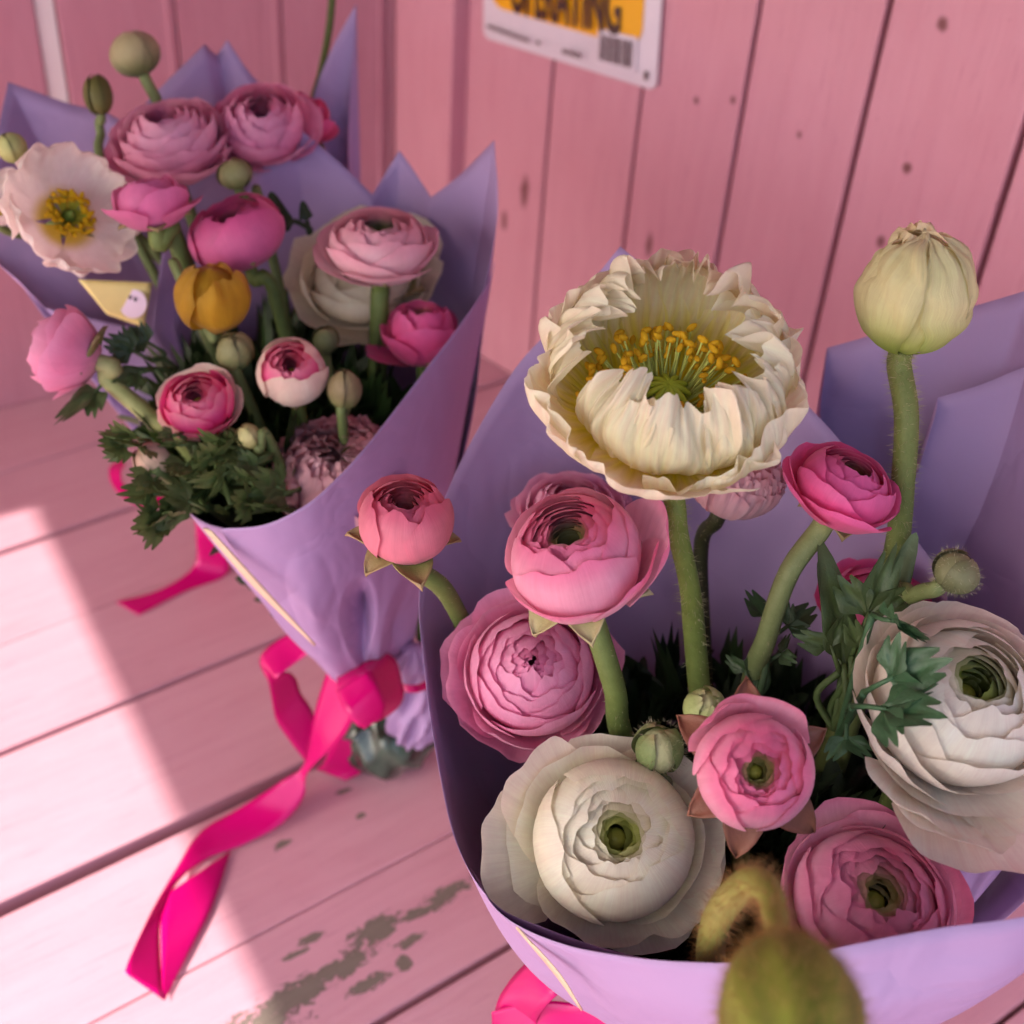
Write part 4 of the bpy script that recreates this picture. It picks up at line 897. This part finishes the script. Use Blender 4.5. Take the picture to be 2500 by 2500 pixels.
ribbon(r1, [(950, 1660, .115), (1010, 1672, .118), (1055, 1655, .112)], [(952, 1678, .112), (1012, 1692, .115), (1060, 1674, .110)], 16, 'band')
r1b = empty('ribbon_tail', G(520, 1390, .01), 'fuchsia ribbon end lying behind the left bouquet on the bench', 'ribbon')
ribbon(r1b, [(475, 1250, .05), (478, 1300, .035), (474, 1380, .010), (396, 1437, .004), (282, 1470, .003)], [(540, 1265, .05), (545, 1320, .030), (556, 1400, .003), (450, 1445, .002), (338, 1502, .0015)], 50)
r1c = empty('ribbon_loop', G(300, 1200, .06), 'thin fuchsia ribbon loop sticking out left below the feathery leaves', 'ribbon')
ribbon(r1c, [(300, 1120, .10), (268, 1140, .10), (272, 1180, .098), (305, 1218, .096), (360, 1240, .095), (425, 1222, .095), (480, 1200, .1)], [(306, 1134, .104), (296, 1152, .104), (300, 1178, .10), (325, 1203, .098), (362, 1214, .097), (420, 1200, .097), (475, 1180, .1)], 40)
r2 = empty('ribbon_bow', G(1300, 2450, .10), 'fuchsia ribbon loops under the right bouquet, cut by the lower edge of the picture', 'ribbon')
ribbon(r2, [(1330, 2310, .16), (1285, 2350, .155), (1240, 2400, .14), (1210, 2460, .12), (1200, 2560, .08)], [(1400, 2400, .16), (1360, 2430, .165), (1330, 2460, .155), (1310, 2500, .13), (1330, 2580, .08)], 40, 'loop', bow=.004)
ribbon(r2, [(1200, 2470, .12), (1300, 2445, .14), (1400, 2450, .145), (1500, 2490, .15)], [(1200, 2560, .09), (1310, 2540, .12), (1420, 2540, .13), (1520, 2560, .13)], 30, 'loop', bow=.004)

# stems' water pouch and gathered paper at the foot of the left bouquet
def lump(parent, c, rx, rz, seed, mat, name, amp=.16, nu=60, nv=30, rot=0):
    rs = np.random.RandomState(seed); th = np.linspace(0, 2*np.pi, nu, endpoint=False)[:, None]; ph = np.linspace(-np.pi/2, np.pi/2, nv)[None]
    k = 1+0*th*ph
    for q in range(5): k = k+amp/(1+q)*(1-2*np.abs(np.sin(th*rs.randint(2, 7)+ph*rs.uniform(-4, 4)+rs.uniform(0, 6))))
    g = np.stack([c[0]+rx*k*np.cos(ph)*np.cos(th), c[1]+rx*k*np.cos(ph)*np.sin(th), c[2]+rz*np.sin(ph)*(1+0*th)], -1)
    g[..., 2] = np.maximum(g[..., 2], .0012)
    mb = MB(); mb.grid(g, close=True); return part(name, mb, mat, parent)
foilm, nt, b = newmat('wet_cellophane'); b.inputs['Roughness'].default_value = .12; b.inputs['Specular IOR Level'].default_value = .6
tcx = N(nt, 'ShaderNodeTexCoord').outputs['Object']
nt.links.new(mix(nt, ramp(nt, noise(nt, 45, 3, tcx), .42, .58), (.012, .02, .012), (.07, .11, .08)), b.inputs['Base Color']); b.inputs['Coat Weight'].default_value = .2
po = empty('stem_pouch', G(960, 1790, .0), 'shiny dark wet cellophane pouch round the cut stems, under the bow of the left bouquet', 'pouch')
lump(po, G(945, 1780, .026), .031, .028, 4, foilm, 'cellophane', .07)
mb = MB()
for k in range(9):
    a = k*.7; p = G(990+rng.uniform(-45, 45), 1790, .02); mb.tube(catmull([p+np.array([0, 0, .05]), p+np.array([0, 0, -.012])], 6), .003, 8, c=np.array([[.13, .20, .03]]*6))
part('cut_stems', mb, GREEN, po, stuff=True)
gp = G(1010, 1700, .085); lump(w1, gp, .019, .040, 8, PAPER, 'gathered_paper', .16)

# ------------------------------------------------------------------ sign on the wall
sx0, sz0, _ = onwall(1190, 88, ru, rn); sx1, sz1, _ = onwall(1610, 218, ru, rn)
sg = empty('notice_sign', COR+ru*sx0+np.array([0, 0, sz0])+rn*.002, 'white bordered yellow notice with black lettering hung on the pink board wall', 'sign')
tl_ = math.atan2(sz1-sz0, sx1-sx0); su = ru*math.cos(tl_)+np.array([0, 0, 1])*math.sin(tl_); sv_ = -ru*math.sin(tl_)+np.array([0, 0, 1])*math.cos(tl_)
SW, SH = math.hypot(sx1-sx0, sz1-sz0), .23; so_ = COR+ru*sx0+np.array([0, 0, sz0])
def rrect(x0, y0, x1, y1, r, h, name, mat, hollow=None):
    pts = []
    for cx, cy, a0 in ((x1-r, y1-r, 0), (x0+r, y1-r, 90), (x0+r, y0+r, 180), (x1-r, y0+r, 270)):
        for k in range(7): a = R_(a0+15*k); pts.append((cx+r*math.cos(a), cy+r*math.sin(a)))
    pts = np.array(pts); cen = pts.mean(0)
    def W3(q, hh):                                       # the sheet bows slightly off the wall
        b_ = .006*math.sin(np.pi*np.clip(q[0]/SW, 0, 1))
        return so_+su*q[0]+sv_*q[1]+rn*(hh+b_)
    rows = []
    for f in (0, .25, .5, .75, 1): rows.append([W3(cen+(p-cen)*f, h) for p in pts])
    rows.append([W3(p, h-.0008) for p in pts])
    g = np.array(rows).transpose(1, 0, 2); mb = MB(); mb.grid(g, close=True); return part(name, mb, mat, sg, smooth=False)
SWH = flat_mat('sign_white', (.74, .66, .72), .35); SYE = flat_mat('sign_yellow', (.86, .42, .004), .4); INK = flat_mat('sign_ink', (.06, .02, .012), .5)
rrect(0, 0, SW, SH, .006, .004, 'sign_sheet', SWH)
rrect(.010, .026, SW-.013, SH-.01, .014, .0052, 'yellow_panel', SYE)
def P2(px, py):
    q = onwall(px, py, ru, rn, .009)[2]-so_; return q@su, q@sv_
tb0 = P2(1248, 30); tb1 = P2(1514, 88)
cu = bpy.data.curves.new('lettering', 'FONT'); cu.body = 'OPERATING'; cu.size = 1; cu.offset = .022; cu.resolution_u = 4; cu.extrude = .004
to = bpy.data.objects.new('tmp', cu); col.objects.link(to); bpy.context.view_layer.update()
dg = bpy.context.evaluated_depsgraph_get(); me = bpy.data.meshes.new_from_object(to.evaluated_get(dg)); bpy.data.objects.remove(to)
co = np.array([v.co[:] for v in me.vertices]); mn, mx = co.min(0), co.max(0)
tw = tb1[0]-tb0[0]; th_ = .036
xx = (co[:, 0]-mn[0])/(mx[0]-mn[0]); yy = (co[:, 1]-mn[1])/(mx[1]-mn[1])
pw = so_+np.outer(tb0[0]+xx*tw, su)+np.outer(tb0[1]+xx*(tb1[1]-tb0[1])+yy*th_, sv_)+np.outer(.0062+.006*np.sin(np.pi*(tb0[0]+xx*tw)/SW)+(co[:, 2]-mn[2])*.05, rn)
pw -= np.array(sg.location)
me.vertices.foreach_set('co', pw.astype(np.float32).ravel()); me.materials.clear(); me.materials.append(INK); me.update()
lo = bpy.data.objects.new('lettering', me); col.objects.link(lo); lo.parent = sg
def bars(rects, name, mat, h=.0062):
    mb = MB()
    for (x0, y0, x1, y1) in rects:
        q = [(x0, y0), (x1, y0), (x1, y1), (x0, y1)]
        w_ = [so_+su*x+sv_*y+rn*(h+.006*math.sin(math.pi*x/SW)) for x, y in q]; mb.tris([[w_[0], w_[1], w_[2]], [w_[0], w_[2], w_[3]]], (.1, .1, .1))
    part(name, mb, mat, sg, smooth=False)
rrect(SW-.049, .009, SW-.016, .033, .002, .0058, 'barcode_panel', SWH)
bx = SW-.0465; rects = []
while bx < SW-.019:
    wq = random.choice([.0005, .0008, .0013]); rects.append((bx, .012, bx+wq, .030)); bx += wq+random.choice([.0006, .001])
bars(rects, 'barcode', INK, .0068)
bars([(.006+.0022*k, .0085, .0075+.0022*k, .0115) for k in range(22)], 'small_print', INK, .0055)
bars([(.062, .010, .066, .0125)], 'small_print', INK, .0055)
bars([(.088+.003*k, .009, .0902+.003*k, .0125) for k in range(6)], 'small_print', INK, .0055)
bars([(SW-.009, .006, SW-.006, .012)], 'small_print', INK, .0055)
